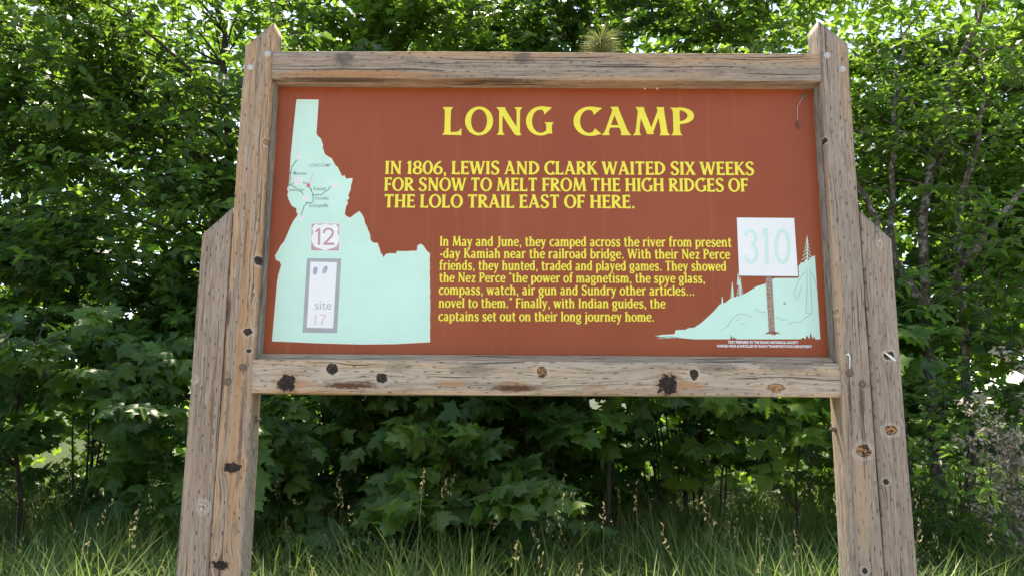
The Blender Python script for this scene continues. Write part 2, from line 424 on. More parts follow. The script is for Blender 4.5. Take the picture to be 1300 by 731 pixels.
m_bb = timber_mat('timber_bottom_beam', 'X', 6, [
    kx(365, 486, 12, 11, 'burnt'), kx(422, 468, 7.5, 7, 'dark'), kx(485, 480, 7, 6.5, 'dark'), kx(688, 472, 6.5, 7.5, 'orange'),
    kx(848, 488, 13, 13, 'burnt'), kx(881, 475, 5.5, 6.5, 'dark'), kx(985, 492, 11, 6, 'amber')],
    [sx(445, 489, 46, 5, RUST, 1.0), sx(380, 487, 26, 6, ORG, .6), sx(575, 487, 30, 6, ORG, .6), sx(655, 492, 40, 6, RUST, 1.0), sx(755, 490, 20, 4, ORG, .5), sx(650, 486, 22, 3, ORG, .6), sx(872, 489, 26, 7, (.42, .20, .08), .7),
     sx(600, 469, 34, 8, (.17, .145, .12), .55), sx(505, 466, 18, 7, (.2, .17, .14), .5), sx(910, 466, 34, 6, (.16, .135, .11), .6), sx(1000, 465, 40, 7, (.16, .135, .11), .6),
     sx(985, 492, 26, 7, (.50, .30, .16), .6), sx(400, 497, 60, 3, (.45, .25, .12), .6)], warm=.25, grey=(.50, .405, .305), tan=(.56, .40, .25))
m_tr = timber_mat('timber_trim', 'X', 7, [], [], warm=.5, grey=(.40, .29, .19), incise=0)
m_trs = timber_mat('timber_trim_side', 'Z', 8, [], [], warm=.2, grey=(.25, .21, .175), dark=(.10, .08, .06), incise=.3)

def slope(p, q):
    (ax, az), (bx, bz) = on_plane(*p), on_plane(*q)
    return lambda a: az+(bz-az)*(a-ax)/(bx-ax)
post_lt = timber('tall_post', 'Z', -P1, -W, 0, .14, -.55, slope((312, 59), (352, 26)), m_lt, 11, .008)
post_ls = timber('short_post', 'Z', -P2, -P1-.003, .001, .141, -.55, slope((251, 303), (293, 266)), m_ls, 12, .008)
post_rt = timber('tall_post', 'Z', W, P1, 0, .14, -.55, slope((1040, 28), (1078, 58)), m_rt, 13, .008)
post_rs = timber('short_post', 'Z', P1+.003, P2, .001, .141, -.55, slope((1094, 270), (1134, 306)), m_rs, 14, .008)
beam_t = timber('top_beam', 'X', Z_T0, Z_T1, -.002, .125, -W+.001, W-.001, m_tb, 15, .006)
beam_b = timber('bottom_beam', 'X', Z_B0, Z_B1, -.002, .125, -W-.004, W-.001, m_bb, 16, .006)

# mitred trim round the panel
def trim(pts_out, pts_in, mat):
    """outer edge line p->q and inner edge line, (x,z); front face slopes back to the panel"""
    (a, b_), (c_, d_) = pts_out, pts_in
    yo, yi, yb = .034, .068, PY+.012
    V = [(a[0], yo, a[1]), (b_[0], yo, b_[1]), (d_[0], yi, d_[1]), (c_[0], yi, c_[1]), (a[0], yb, a[1]), (b_[0], yb, b_[1]), (d_[0], yb, d_[1]), (c_[0], yb, c_[1])]
    Fs = [(0, 1, 2, 3), (3, 2, 6, 7), (0, 4, 5, 1), (4, 7, 6, 5), (0, 3, 7, 4), (1, 5, 6, 2)]
    o = mesh_obj('trim_strip', V, Fs, mat, SIGN)
    bm = bmesh.new(); bm.from_mesh(o.data); bmesh.ops.recalc_face_normals(bm, faces=bm.faces)
    bmesh.ops.bevel(bm, geom=bm.edges[:], offset=.002, segments=2, affect='EDGES'); bm.to_mesh(o.data); bm.free()
    return o
ox0, ox1, oz0, oz1 = -W+.001, W-.001, Z_B1+.001, Z_T0-.001
ix0, ix1, iz0, iz1 = PX0-.004, PX1-.004, PZ0-.006, PZ1
trim(((ox0, oz0), (ox1, oz0)), ((ix0, iz0), (ix1, iz0)), m_tr)
trim(((ox0, oz1), (ox1, oz1)), ((ix0, iz1), (ix1, iz1)), m_tr)
trim(((ox0, oz0), (ox0, oz1)), ((ix0, iz0), (ix0, iz1)), m_trs)
trim(((ox1, oz0), (ox1, oz1)), ((ix1, iz0), (ix1, iz1)), m_trs)

# bolts
def dome(parent, px, py, r, mat, name='bolt', y=0.0, h=.55):
    x, z = on_plane(px, py, y); V = []; Fs = []; n = 16
    prof = [(1.0, -.004/r), (1.0, .12), (.9, .34), (.66, h*.86), (.34, h*.98)]
    for (k, hh) in prof:
        for i in range(n):
            th = 2*math.pi*i/n; V.append((x+r*k*math.cos(th), y-hh*r, z+r*k*math.sin(th)))
    V.append((x, y-h*r, z))
    for j in range(len(prof)-1):
        for i in range(n): Fs.append((j*n+i, j*n+(i+1) % n, (j+1)*n+(i+1) % n, (j+1)*n+i))
    k = (len(prof)-1)*n
    for i in range(n): Fs.append((k+i, k+(i+1) % n, len(V)-1))
    o = mesh_obj(name, V, Fs, mat, parent, smooth=True); return o
def hexbolt(parent, c, axis, r, h, mat, name='bolt'):
    ax = Vector(axis).normalized(); u = ax.orthogonal().normalized(); v = ax.cross(u); c = Vector(c)
    V = []; Fs = []
    rings = [(1.45, -.002, 20), (1.45, .0025, 20)]
    for (k, hh, n) in rings:
        for i in range(12): th = 2*math.pi*i/12; V.append(c+u*r*k*math.cos(th)+v*r*k*math.sin(th)+ax*hh)
    for i in range(12): Fs.append((i, (i+1) % 12, 12+(i+1) % 12, 12+i))
    Fs.append(tuple(12+i for i in range(12)))
    b0 = len(V)
    for hh in (.0026, h):
        for i in range(6): th = 2*math.pi*(i+.3)/6; V.append(c+u*r*math.cos(th)+v*r*math.sin(th)+ax*hh)
    for i in range(6): Fs.append((b0+i, b0+(i+1) % 6, b0+6+(i+1) % 6, b0+6+i))
    Fs.append(tuple(b0+6+i for i in range(6)))
    b1 = len(V)
    for hh in (h+.0005, h*1.9):
        for i in range(10): th = 2*math.pi*i/10; V.append(c+u*r*.5*math.cos(th)+v*r*.5*math.sin(th)+ax*hh)
    for i in range(10): Fs.append((b1+i, b1+(i+1) % 10, b1+10+(i+1) % 10, b1+10+i))
    Fs.append(tuple(b1+10+i for i in range(10)))
    return mesh_obj(name, V, Fs, mat, parent)
for px, py in ((318, 86), (340, 69)): dome(post_lt, px, py, .0165, M['bolt_grey'])
for px, py in ((289, 484), (308, 466)): dome(post_lt, px, py, .0165, M['bolt_rust'])
for px, py in ((1050, 71), (1069, 88)): dome(post_rt, px, py, .0165, M['bolt_grey'])
for px, py in ((1079, 473), (1095, 487)): dome(post_rt, px, py, .0165, M['bolt_rust'])
hexbolt(post_lt, (-W, .075, on_plane(328, 532, .07)[1]), (1, 0, 0), .013, .012, M['bolt_rust'])
hexbolt(post_rt, (W, .085, on_plane(1060, 544, .085)[1]), (-1, 0, 0), .013, .014, M['bolt_rust'])

# white droppings caught on the right-hand posts
def splash(parent, pts, wid, y0=-.0025):
    V = []; Fs = []
    P = [Vector(on_plane(px, py, y0)) for px, py in pts]
    for i, p in enumerate(P):
        d = (P[min(i+1, len(P)-1)]-P[max(i-1, 0)]).normalized(); nrm = Vector((-d.y, d.x)); ww = wid[i]*PXM
        for s_, yy in ((-1, 0), (-.5, -.0025), (.5, -.0025), (1, 0)):
            q = p+nrm*ww*s_; V.append((q.x, y0+yy, q.y))
    for i in range(len(P)-1):
        for k in range(3): Fs.append((i*4+k, i*4+k+1, i*4+k+5, i*4+k+4))
    return mesh_obj('white_streak', V, Fs, M['white'], parent, smooth=True)
splash(post_rt, [(1074, 450), (1077, 449), (1079, 452), (1079, 458), (1078.5, 464), (1078.5, 468)], [.6, 1.2, 1.0, .7, .5, .3])
splash(post_rs, [(1121, 446), (1126, 449), (1130, 452), (1135, 456), (1138, 458)], [.6, 1.1, 1.8, 1.4, .5], -.003)

# ------------------------------------------------------------------ the panel
def box(name, x0, x1, y0, y1, z0, z1, mat, parent, bev=.001):
    bm = bmesh.new(); bmesh.ops.create_cube(bm, size=1)
    for v in bm.verts: v.co = Vector(((x0+x1)/2+v.co.x*(x1-x0), (y0+y1)/2+v.co.y*(y1-y0), (z0+z1)/2+v.co.z*(z1-z0)))
    bmesh.ops.bevel(bm, geom=bm.edges[:], offset=bev, segments=2, affect='EDGES')
    me = bpy.data.meshes.new(name); bm.to_mesh(me); bm.free(); me.materials.append(mat)
    o = bpy.data.objects.new(name, me); COL.objects.link(o); o.parent = parent; return o
PANEL = box('panel', ox0+.002, ox1-.002, PY, PY+.016, oz0+.003, oz1-.002, M['panel'], SIGN)
hexbolt(PANEL, (on_plane(1021.5, 122, PY)[0], PY, on_plane(1021.5, 122, PY)[1]), (0, -1, 0), .010, .008, M['bolt_rust'], 'nut')

class Flat:
    """flat painted shapes on the sign face; layer sets how far proud of it they lie"""
    def __init__(s): s.V = []; s.F = []; s.m = []
    def poly(s, pts, y, mi=0):
        b0 = len(s.V)
        tri = tessellate_polygon([[Vector((p[0], p[1], 0)) for p in pts]])
        s.V += [(p[0], y, p[1]) for p in pts]
        for tr in tri:
            a, b_, c_ = [Vector(pts[i][:2]) for i in tr]
            ar = (b_.x-a.x)*(c_.y-a.y)-(b_.y-a.y)*(c_.x-a.x)
            if abs(ar) < 1e-12: continue
            f = tuple(b0+i for i in tr); s.F.append(f if ar > 0 else f[::-1]); s.m.append(mi)
    def tris(s, pts, tri, y, mi=0):
        b0 = len(s.V); s.V += [(p[0], y, p[1]) for p in pts]
        for f in tri: s.F.append(tuple(b0+i for i in f)); s.m.append(mi)
    def ribbon(s, pts, wid, y, mi=0, closed=False):
        n = len(pts); P = [Vector(p[:2]) for p in pts]; L = []; R_ = []
        for i in range(n):
            a = P[(i-1) % n] if closed or i > 0 else P[i]; c_ = P[(i+1) % n] if closed or i < n-1 else P[i]
            d = (c_-a); d = d.normalized() if d.length > 1e-9 else Vector((1, 0)); nr = Vector((-d.y, d.x))
            ww = wid[i] if isinstance(wid, (list, tuple)) else wid
            L.append(P[i]+nr*ww*.5); R_.append(P[i]-nr*ww*.5)
        b0 = len(s.V)
        for i in range(n): s.V += [(L[i].x, y, L[i].y), (R_[i].x, y, R_[i].y)]
        for i in range(n if closed else n-1):
            j = (i+1) % n; s.F.append((b0+2*i, b0+2*i+1, b0+2*j+1, b0+2*j)); s.m.append(mi)
    def disc(s, c, rx, rz, y, mi=0, n=20, rot=0):
        cr, sr = math.cos(rot), math.sin(rot)
        s.poly([(c[0]+rx*math.cos(q)*cr-rz*math.sin(q)*sr, c[1]+rx*math.cos(q)*sr+rz*math.sin(q)*cr) for q in [2*math.pi*i/n for i in range(n)]], y, mi)
    def build(s, name, mats, parent=None):
        return mesh_obj(name, s.V, s.F, mats, parent or PANEL, s.m)

def pp(px, py): return on_plane(px, py, PY)
def pl(*pts): return [pp(*p) for p in pts]
LY = [PY-.0004*(i+1) for i in range(9)]
MM = 1/284.0         # one photo pixel on the panel in metres (approx.)

# ---- state map
IDAHO = [(376.8,126.8),(404.3,127.1),(401.4,169.7),(403.4,173.1),(406.3,176.3),(407.8,179.3),(410,184.9),(409.3,188.1),(411.2,191.6),(412.2,196.5),(417.4,199.7),(420.6,201.4),(424.3,207.8),(428.5,213.7),(430.9,217.7),(433.4,223.1),(435.1,225),(436.6,223.1),(439,227.5),(442.7,227),(447.7,226.3),(447.2,230.5),(445.7,235.4),(445.2,240.3),(443.2,244),(442,248.9),(443.2,251.4),(440,254.6),(441.3,258.8),(439.5,262.5),(438.3,267.4),(437.8,272.3),(440.8,276),(445.2,277.2),(450.6,272.3),(456.1,269.1),(459.5,272.5),(461.8,278.2),(463.9,284.7),(466.5,291.2),(469.9,298.5),(470.4,306.3),(474.3,308.4),(478.7,308.9),(481.3,314.6),(482.9,321.1),(486,325),(487.6,327.6),(489.1,323.2),(496.4,322.4),(502.9,322.4),(504.7,319.3),(512,319.8),(521.1,319.3),(529.7,318.5),(530.2,312),(534.1,309.9),(538,312.5),(540.1,317.7),(545.3,322.4),(545.8,433.7),(503,436),(460,436.6),(403,435),(345.6,432.6),(352.1,358.8),(353.9,348.4),(355.5,343.2),(357.3,336.7),(355.5,332),(350.8,330.2),(349.5,325),(353.4,318.5),(356.8,312),(361.2,306.8),(365.1,297.7),(369,288.6),(372.9,280.8),(376.8,275.6),(378.6,272.5),(376.8,269.9),(376.8,264.9),(370.6,261.2),(366.9,253.8),(365.2,247.7),(366.4,244),(365,240.3),(366.9,234.9),(368.2,220.6),(369.4,198.5),(373.1,161.5)]
ip = [Vector(p) for p in pl(*IDAHO)]
f = Flat(); f.poly([(p.x, p.y) for p in ip], LY[0], 0)
# ragged edge line
rr = random.Random(5); edge = []
for i, p in enumerate(ip):
    q = ip[(i+1) % len(ip)]; n = max(1, int((q-p).length/.012)) if 2 < i < 60 or i > 64 else 1
    for k in range(n): e = p+(q-p)*(k/n); edge.append((e.x+(rr.random()-.5)*.0035*(n > 0 and 2 < i < 60), e.y+(rr.random()-.5)*.0035*(2 < i < 60)))
f.ribbon(edge, .0030, LY[1], 1, closed=True)
f.build('state_map', [M['aqua'], M['cream']])

f = Flat(); RW = .0042
for road in ([(376.9,203.5),(370.5,212.2),(368.9,220.5),(368.4,228.2),(367.4,235.8),(372.9,232.5)], [(384,232.5),(389.5,232.8),(391.5,235.8),(394.8,241.1),(397.6,247.9),(397.6,256.5),(395.5,257.6),(389.5,258.1),(385.9,262.6),(382.2,273.7)],
             [(397.6,247.9),(407.4,247.6),(409,247),(412.9,243.6),(416,242.3),(420.3,236.8)], [(369.8,234.3),(372.3,237.4),(376.6,238.6)], [(379.7,242.9),(382.8,244.2),(385.2,247.9)]):
    f.ribbon(pl(*road), RW, LY[1])
for x, y in ((368.9,220.5),(367.4,235.8),(394.8,241.1),(397.6,247.9),(389.5,258.1)): f.disc(pp(x, y), 1.25*MM, 1.25*MM, LY[2], n=14)
f.build('map_roads', M['mapline'])

# ---- letters from the built-in face, for the small plain lettering
def font_shape(text, bold=0.0, spacing=1.0):
    cu = bpy.data.curves.new('t', 'FONT'); cu.body = text; cu.size = 1; cu.offset = bold; cu.space_character = spacing
    cu.resolution_u = 3; cu.fill_mode = 'FRONT'
    ob = bpy.data.objects.new('t', cu); COL.objects.link(ob)
    dg = bpy.context.evaluated_depsgraph_get(); me = bpy.data.meshes.new_from_object(ob.evaluated_get(dg))
    V = [(v.co.x, v.co.y) for v in me.vertices]; Fs = [tuple(p.vertices) for p in me.polygons]
    bpy.data.objects.remove(ob); bpy.data.curves.remove(cu); bpy.data.meshes.remove(me)
    return V, Fs
def quad_map(q):
    """unit square -> photo quad (tl,tr,br,bl) -> panel"""
    tl, tr, br, bl = [Vector(pp(*p)) for p in q]
    def mp(u, v):
        return ((bl*(1-u)+br*u)*(1-v)+(tl*(1-u)+tr*u)*v)
    return mp
def put_text(fl, text, q, y, mi=0, bold=0, spacing=1.0):
    V, Fs = font_shape(text, bold, spacing)
    x0 = min(v[0] for v in V); x1 = max(v[0] for v in V); z0 = min(v[1] for v in V); z1 = max(v[1] for v in V)
    mp = quad_map(q)
    P = [mp((v[0]-x0)/(x1-x0), (v[1]-z0)/(z1-z0)) for v in V]
    fl.tris([(p.x, p.y) for p in P], Fs, y, mi)
def rq(x0, y0, x1, y1): return [(x0, y0), (x1, y0), (x1, y1), (x0, y1)]

for tx, q in (('LONG CAMP', (392.3, 208.2, 420, 212)), ('Moscow', (372.5, 218, 389.4, 222.3)), ('Lewiston', (367.2, 238.8, 386, 243.2)), ('Kamiah', (398, 237.6, 414, 242.2)), ('Kooskia', (400.6, 249.6, 417.2, 254)), ('Grangeville', (392.3, 258.7, 416.6, 264.8))):
    f = Flat(); put_text(f, tx, rq(*q), LY[3], bold=.012, spacing=1.15 if tx == 'LONG CAMP' else 1.0); f.build('map_lettering', M['maptext'])

def shield(fl, px, py, r, y, mi):
    pts = []
    for i in range(32):
        a = 2*math.pi*i/32; k = 1+.10*math.cos(4*a+math.pi)
        x, z = pp(px, py); pts.append((x+r*MM*k*math.cos(a), z+r*MM*k*math.sin(a)))
    fl.poly(pts, y, mi)
for x, y, r, tx in ((378.7, 230, 5.6, '12'), (379.1, 199.8, 3.4, '95'), (425.3, 235.6, 3.9, '12'), (387.3, 251.6, 3.5, '95'), (382.8, 277.4, 3.3, '95')):
    f = Flat(); shield(f, x, y, r, LY[2], 0); k = r*.52
    put_text(f, tx, rq(x-k, y-k, x+k, y+k), LY[3], 1)
    f.build('route_marker', [M['signwhite'], M['pink']])

f = Flat(); cx, cz = pp(391.5, 235.8); pts = []
for i in range(16):
    a = math.pi*i/8; k = (4.0 if i % 2 == 0 else 1.5)*MM; pts.append((cx+k*math.cos(a), cz+k*math.sin(a)))
f.poly(pts, LY[4], 0); f.ribbon(pl((392.5, 233), (395, 227), (399.6, 217.5)), [.005, .004, .0025], LY[3], 1)
f.build('star_marker', [M['red'], M['pink']])

# ---- route sign on the map
f = Flat()
f.poly(pl((394.6, 283.2), (432.0, 283.4), (431.6, 319.6), (394.0, 319.2)), LY[1], 0)
f.poly(pl((395.6, 284.2), (431.0, 284.4), (430.6, 318.6), (395.0, 318.2)), LY[2], 1)
sh = [(400,284.6),(406,286),(413.4,284.5),(420,286),(426.5,284.6),(430.2,290.5),(428.4,295),(430.6,301),(430.3,307),(427,313.5),(420,316),(413.2,318.4),(406,316),(399.2,313.5),(395.8,307),(395.5,301),(398,295),(396,290.5)]
f.poly(pl(*sh), LY[3], 0)
def num_stroke(pts, w_, y, mi): f.ribbon(pl(*pts), w_*MM, y, mi)
num_stroke([(400.6, 294.6), (405.2, 291)], 2.6, LY[4], 2); num_stroke([(405.4, 289.8), (405.0, 311.2)], 3.0, LY[4]-.00004, 2)
num_stroke([(411.2, 296.5), (411.6, 293.6), (413.6, 291.5), (417, 290.7), (420.6, 291.7), (422.6, 294.2), (422.6, 297.2), (420.8, 300.6), (416.5, 305), (411.9, 309.9)], 2.9, LY[4]-.00008, 2)
num_stroke([(410.6, 309.8), (424.4, 310)], 2.9, LY[4]-.00012, 2)
f.build('route_sign', [M['signwhite'], M['rose'], M['rosetext']])

# ---- site marker
f = Flat()
f.poly(pl((389.8, 328.1), (433.2, 328.4), (428.0, 422.4), (384.1, 421.7)), LY[1], 0)
f.poly(pl((394.2, 332.4), (427.8, 333.2), (423.0, 416.4), (389.6, 415.6)), LY[2], 1)
for x, y, ro in ((400.3, 344, -.12), (412.8, 342.6, -.32)):
    c_ = pp(x, y); f.disc(c_, 2.9*MM, 5.6*MM, LY[3], 2, rot=ro)
put_text(f, 'site', rq(399.8, 382.6, 421, 392.7), LY[3], 3)
put_text(f, '17', rq(399.6, 398.6, 414.6, 411.6), LY[3], 4)
f.build('site_marker', [M['grey'], M['signwhite'], M['feather'], M['sitetext'], M['pink']])

# ---- hillside picture
HILL = [(831.7,426.4),(840,424.6),(856.4,423.8),(857.7,418.6),(870.7,418.1),(873.3,416),(881.1,415.5),(890.2,409.5),(898,402.5),(905.8,395.2),(913.6,386.1),(921.4,383.5),(927.9,378.3),(934.4,376.5),(944.8,373.1),(952.6,368.7),(960.4,363.5),(970.8,360.4),(976,356.2),(983.8,353.1),(1012.9,353.1),(1013.7,338),(1017.6,332.8),(1020,334),(1023,329),(1026,331),(1029,327),(1034.5,324.5),(1041.5,430.4),(1035,430.3),(1033,426),(1031.5,430.2),(1029,421),(1027.5,430),(1024,425),(1022.5,430.1),(1019,428),(1017,430.2),(935,430.3),(931,427.5),(930,430.2),(928.5,424.5),(927,430.2),(882.4,430.3),(858,428.2),(833,429.6),(846,427.6)]
f = Flat(); f.poly(pl(*HILL), LY[0], 0)
# snags and pines in outline
def snag(x, ytop, ybot, wd, n):
    cx_ = x
    f.ribbon(pl((cx_, ytop), (cx_+.3, (ytop+ybot)/2), (cx_, ybot)), [.002, .0045, .0055], LY[1], 0)
    for i in range(n):
        k = (i+1)/(n+.5); yy = ytop+(ybot-ytop)*k*.9; ww = wd*k
        f.ribbon(pl((cx_, yy-2), (cx_-ww*.6, yy+1), (cx_-ww, yy+3.2)), [.0035, .003, .0015], LY[1]-.00005*(i+1), 0)
        f.ribbon(pl((cx_, yy-1.4), (cx_+ww*.6, yy+1.6), (cx_+ww, yy+3.6)), [.0035, .003, .0015], LY[1]-.00005*(i+1)-.00002, 0)
snag(1024.6, 299, 333, 7.5, 6); snag(939.5, 351, 377, 5.5, 6); snag(929.7, 358, 379, 3, 5); snag(916.8, 376, 386, 1.6, 3); snag(937, 346, 362, 2, 3)
for k, line in enumerate(([(915,419),(922,415),(930,404),(938,398),(947,399),(954,402)], [(958,392),(966,396),(972,396)], [(940,412),(946,409)], [(934,407),(940,404)], [(985,402),(994,406),(998,405)], [(1000,411),(1006,409),(1014,408)], [(1016,408),(1024,402),(1030,398)],
             [(1024,340),(1024.5,370),(1023,397)], [(1028,340),(1029.5,370),(1031,397)], [(1022,345),(1015,354),(1009,368),(1009,378),(1013,381),(1014,374),(1018,362)], [(1030,345),(1034,354),(1037,368)], [(1023,397),(1031,397)], [(836,428),(850,426.5),(862,428)], [(840,429),(856,427.5)])):
    f.ribbon(pl(*line), .0022, LY[1]-.0001-.00002*k, 1)
f.poly(pl((994, 384), (997, 383), (998, 386), (995, 386.5)), LY[2], 2)
f.build('hillside_picture', [M['aqua'], M['maptext'], M['grey']])

# ---- painted signpost with the number
m, t, b = new_mat('stippled_post_paint')
co = t.n.new('ShaderNodeTexCoord').outputs['Object']
nz = t.noise(co, 170, 2, .5)
t._in(b.inputs['Base Color'], t.mix(t.step(nz, .44, .54), (.25, .10, .06), (.42, .34, .27))); b.inputs['Roughness'].default_value = .5
f = Flat()
f.poly(pl((971.6, 350), (980, 350), (981.6, 380), (983.8, 421), (976, 421), (973.8, 385)), LY[2], 0)
f.poly(pl((970, 424), (976, 420.5), (984, 420.5), (992, 423.5), (986, 423.2), (983.5, 425), (977, 423.4)), LY[3], 1)
f.build('signpost_picture', [m, M['brownline']])
f = Flat()
f.poly(pl((936.0, 277.8), (1009.2, 278.2), (1014.2, 352.2), (939.2, 351.4)), LY[3], 0)  # the plate's drop shadow, printed in brown at its right and bottom
f.poly(pl((935.2, 276.6), (1008, 277.2), (1013, 350.9), (938.2, 350)), LY[4], 1)
def arc_px(cx_, cy__, rx, ry, a0, a1, n=16): return [(cx_+rx*math.cos(math.radians(a0+(a1-a0)*i/n)), cy__-ry*math.sin(math.radians(a0+(a1-a0)*i/n))) for i in range(n+1)]
num_stroke(arc_px(952.6, 302, 6.6, 8.8, 165, -78), 4.2, LY[5], 2); num_stroke(arc_px(953.2, 322.4, 7.4, 11.2, 82, -168), 4.2, LY[5]-.00005, 2)
num_stroke([(967.2, 297.5), (972.2, 291.5)], 4.2, LY[5], 2); num_stroke([(972.6, 290.2), (973.4, 336)], 5.0, LY[5]-.00005, 2)
f.ribbon(pl(*arc_px(993.2, 313.4, 8.2, 20.6, 0, 345, 23)), 4.6*MM, LY[5], 2, closed=True)
f.build('number_sign', [M['shadowbrown'], M['signwhite'], M['paleaqua']])

f = Flat()
put_text(f, 'TEXT PREPARED BY THE IDAHO HISTORICAL SOCIETY', [(924, 432.2), (1013.7, 432.8), (1013.8, 436.2), (924, 435.7)], LY[2], bold=.035)
put_text(f, 'MARKER MADE & INSTALLED BY IDAHO TRANSPORTATION DEPARTMENT', [(910.4, 437.0), (1030.6, 437.9), (1030.8, 441.3), (910.4, 440.4)], LY[2], bold=.035)
f.build('credit_lettering', M['signwhite'])

# ------------------------------------------------------------------ flared serif lettering, drawn stroke by stroke
TK, TN = .165, .075
def g_V(x, y0, y1, w=TK, f0=.85, f1=.85):           # upright stem with flared ends
    n = 13; pts = []; hw = []
    for i in range(n):
        k = i/(n-1); yy = y0+(y1-y0)*k; L = abs(y1-y0)
        fl = f0*math.exp(-(k*L)/.05)+f1*math.exp(-((1-k)*L)/.05)
        pts.append((x, yy)); hw.append(w*.5+fl*.085)
    return ('h', pts, hw)
def g_D(a, b_, w=TK, f0=.5, f1=.5):                  # slanting stem, ends cut level
    n = 11; pts = []; hw = []; L = math.dist(a, b_); sl = max(.5, abs(b_[1]-a[1])/L)
    for i in range(n):
        k = i/(n-1)
        fl = f0*math.exp(-(k*L)/.05)+f1*math.exp(-((1-k)*L)/.05)
        pts.append((a[0]+(b_[0]-a[0])*k, a[1]+(b_[1]-a[1])*k)); hw.append(w*.5/sl+fl*.07)
    return ('h', pts, hw)
def g_H(x0, x1, y, w=TN, f0=0, f1=1.0, up=0):        # level arm, wedge at the end
    n = 9; pts = []; hw = []; L = abs(x1-x0)
    for i in range(n):
        k = i/(n-1); fl = f0*math.exp(-(k*L)/.055)+f1*math.exp(-((1-k)*L)/.055)
        h_ = w*.5+fl*.075; pts.append((x0+(x1-x0)*k, y+up*fl*.075)); hw.append(h_)
    return ('v', pts, hw)
def g_A(cx, cy, rx, ry, a0, a1, tk=TK, tn=TN, e0=0, e1=0):   # bowl with pen contrast
    n = max(8, int(abs(a1-a0)/11)); pts = []; hw = []
    for i in range(n+1):
        k = i/n; th = math.radians(a0+(a1-a0)*k); c_ = abs(math.cos(th))
        pts.append((cx+rx*math.cos(th), cy+ry*math.sin(th)))
        hw.append((tn+(tk-tn)*c_**1.6)*.5+e0*.09*math.exp(-k*n/1.6)+e1*.09*math.exp(-(1-k)*n/1.6))
    return ('n', pts, hw)
def g_S(pts, ws):                                     # free curve (Catmull-Rom) with widths
    P = [Vector(p) for p in pts]; out = []; hw = []
    for i in range(len(P)-1):
        p0, p1, p2, p3 = P[max(i-1, 0)], P[i], P[i+1], P[min(i+2, len(P)-1)]
        for k in range(5):
            u = k/5; q = .5*((2*p1)+(p2-p0)*u+(2*p0-5*p1+4*p2-p3)*u*u+(3*p1-p0-3*p2+p3)*u**3)
            out.append((q.x, q.y)); hw.append((ws[i]*(1-u)+ws[i+1]*u)*.5)
    out.append(tuple(P[-1])); hw.append(ws[-1]*.5)
    return ('n', out, hw)
def g_dot(x, y, r): return ('p', [(x+r*math.cos(i*math.pi/5), y+r*1.05*math.sin(i*math.pi/5)) for i in range(10)], None)

def S_shape(x0, wd, h, tk, tn):
    q = [(.93, .80), (.80, .955), (.52, .985), (.18, .90), (.10, .74), (.26, .60), (.55, .50), (.86, .38), (.93, .22), (.78, .07), (.48, .015), (.16, .06), (.04, .22)]
    ws = [.16, tn*1.2, tn, tk*.62, tk*.85, tk*1.0, tk*1.05, tk, tk*.85, tk*.6, tn, tn*1.2, .17]
    return g_S([(x0+a*wd, b_*h) for a, b_ in q], ws)

G = {}
G['A'] = (.80, [g_D((.39, 1.02), (.10, 0), .085, 0, .9), g_D((.36, 1.03), (.68, 0), TK, .2, .8), g_H(.2, .58, .32, .07, 0, 0)])
G['B'] = (.66, [g_V(.15, 0, 1), g_A(.2, .755, .33, .215, -90, 90), g_A(.2, .27, .40, .24, -90, 90)])
G['C'] = (.72, [g_A(.44, .5, .36, .475, 48, 312, TK, TN, 1.2, .7)])
G['D'] = (.80, [g_V(.15, 0, 1), g_A(.18, .5, .50, .465, -90, 90)])
G['E'] = (.60, [g_V(.15, 0, 1), g_H(.15, .56, .955, .08, 0, 1, -.7), g_H(.15, .50, .53, .07, 0, .9), g_H(.15, .59, .045, .08, 0, 1.1, .7)])
G['F'] = (.57, [g_V(.15, 0, 1), g_H(.15, .56, .955, .08, 0, 1, -.7), g_H(.15, .50, .50, .07, 0, .9)])
G['G'] = (.80, [g_A(.44, .5, .36, .475, 50, 318, TK, TN, 1.2, 0), g_V(.70, .05, .46, TK*.9, .2, .8)])
G['H'] = (.82, [g_V(.16, 0, 1), g_V(.66, 0, 1), g_H(.16, .66, .53, .075, 0, 0)])
G['I'] = (.32, [g_V(.16, 0, 1)])
G['J'] = (.46, [g_V(.30, .2, 1, TK, 0, .85), g_S([(.305, .25), (.29, .02), (.17, -.10), (.05, -.08)], [TK, TK*.75, .08, .13])])
G['K'] = (.74, [g_V(.15, 0, 1), g_D((.62, 1), (.2, .48), .085, .9, 0), g_D((.29, .58), (.66, 0), TK, 0, .8)])
G['L'] = (.60, [g_V(.15, 0, 1), g_H(.15, .58, .045, .08, 0, 1.3, .75)])
G['M'] = (1.02, [g_D((.22, 1.0), (.12, 0), .085, 0, .9), g_D((.21, 1.02), (.50, .04), TK, .35, .0), g_D((.80, 1.0), (.50, .04), .08, .2, 0), g_D((.79, 1.02), (.90, 0), TK, .2, .8)])
G['N'] = (.84, [g_V(.15, 0, 1, .085, .9, .3), g_D((.14, 1.0), (.69, 0), TK, .5, 0), g_V(.69, -.02, 1, .085, 0, .9)])
G['O'] = (.84, [g_A(.42, .5, .34, .475, 0, 360)])
G['P'] = (.64, [g_V(.15, 0, 1), g_A(.2, .71, .36, .255, -90, 90)])
G['Q'] = (.84, [g_A(.42, .5, .34, .475, 0, 360), g_D((.42, .2), (.8, -.1), .1, 0, .5)])
G['R'] = (.72, [g_V(.15, 0, 1), g_A(.2, .735, .34, .23, -90, 90), g_D((.28, .5), (.66, 0), TK, 0, .7)])
G['S'] = (.62, [S_shape(.06, .50, 1, TK, TN)])
G['T'] = (.68, [g_V(.34, 0, 1, TK, .85, 0), g_H(.36, .65, .955, .08, 0, 1, -.7), g_H(.34, .03, .955, .08, 0, 1, -.7)])
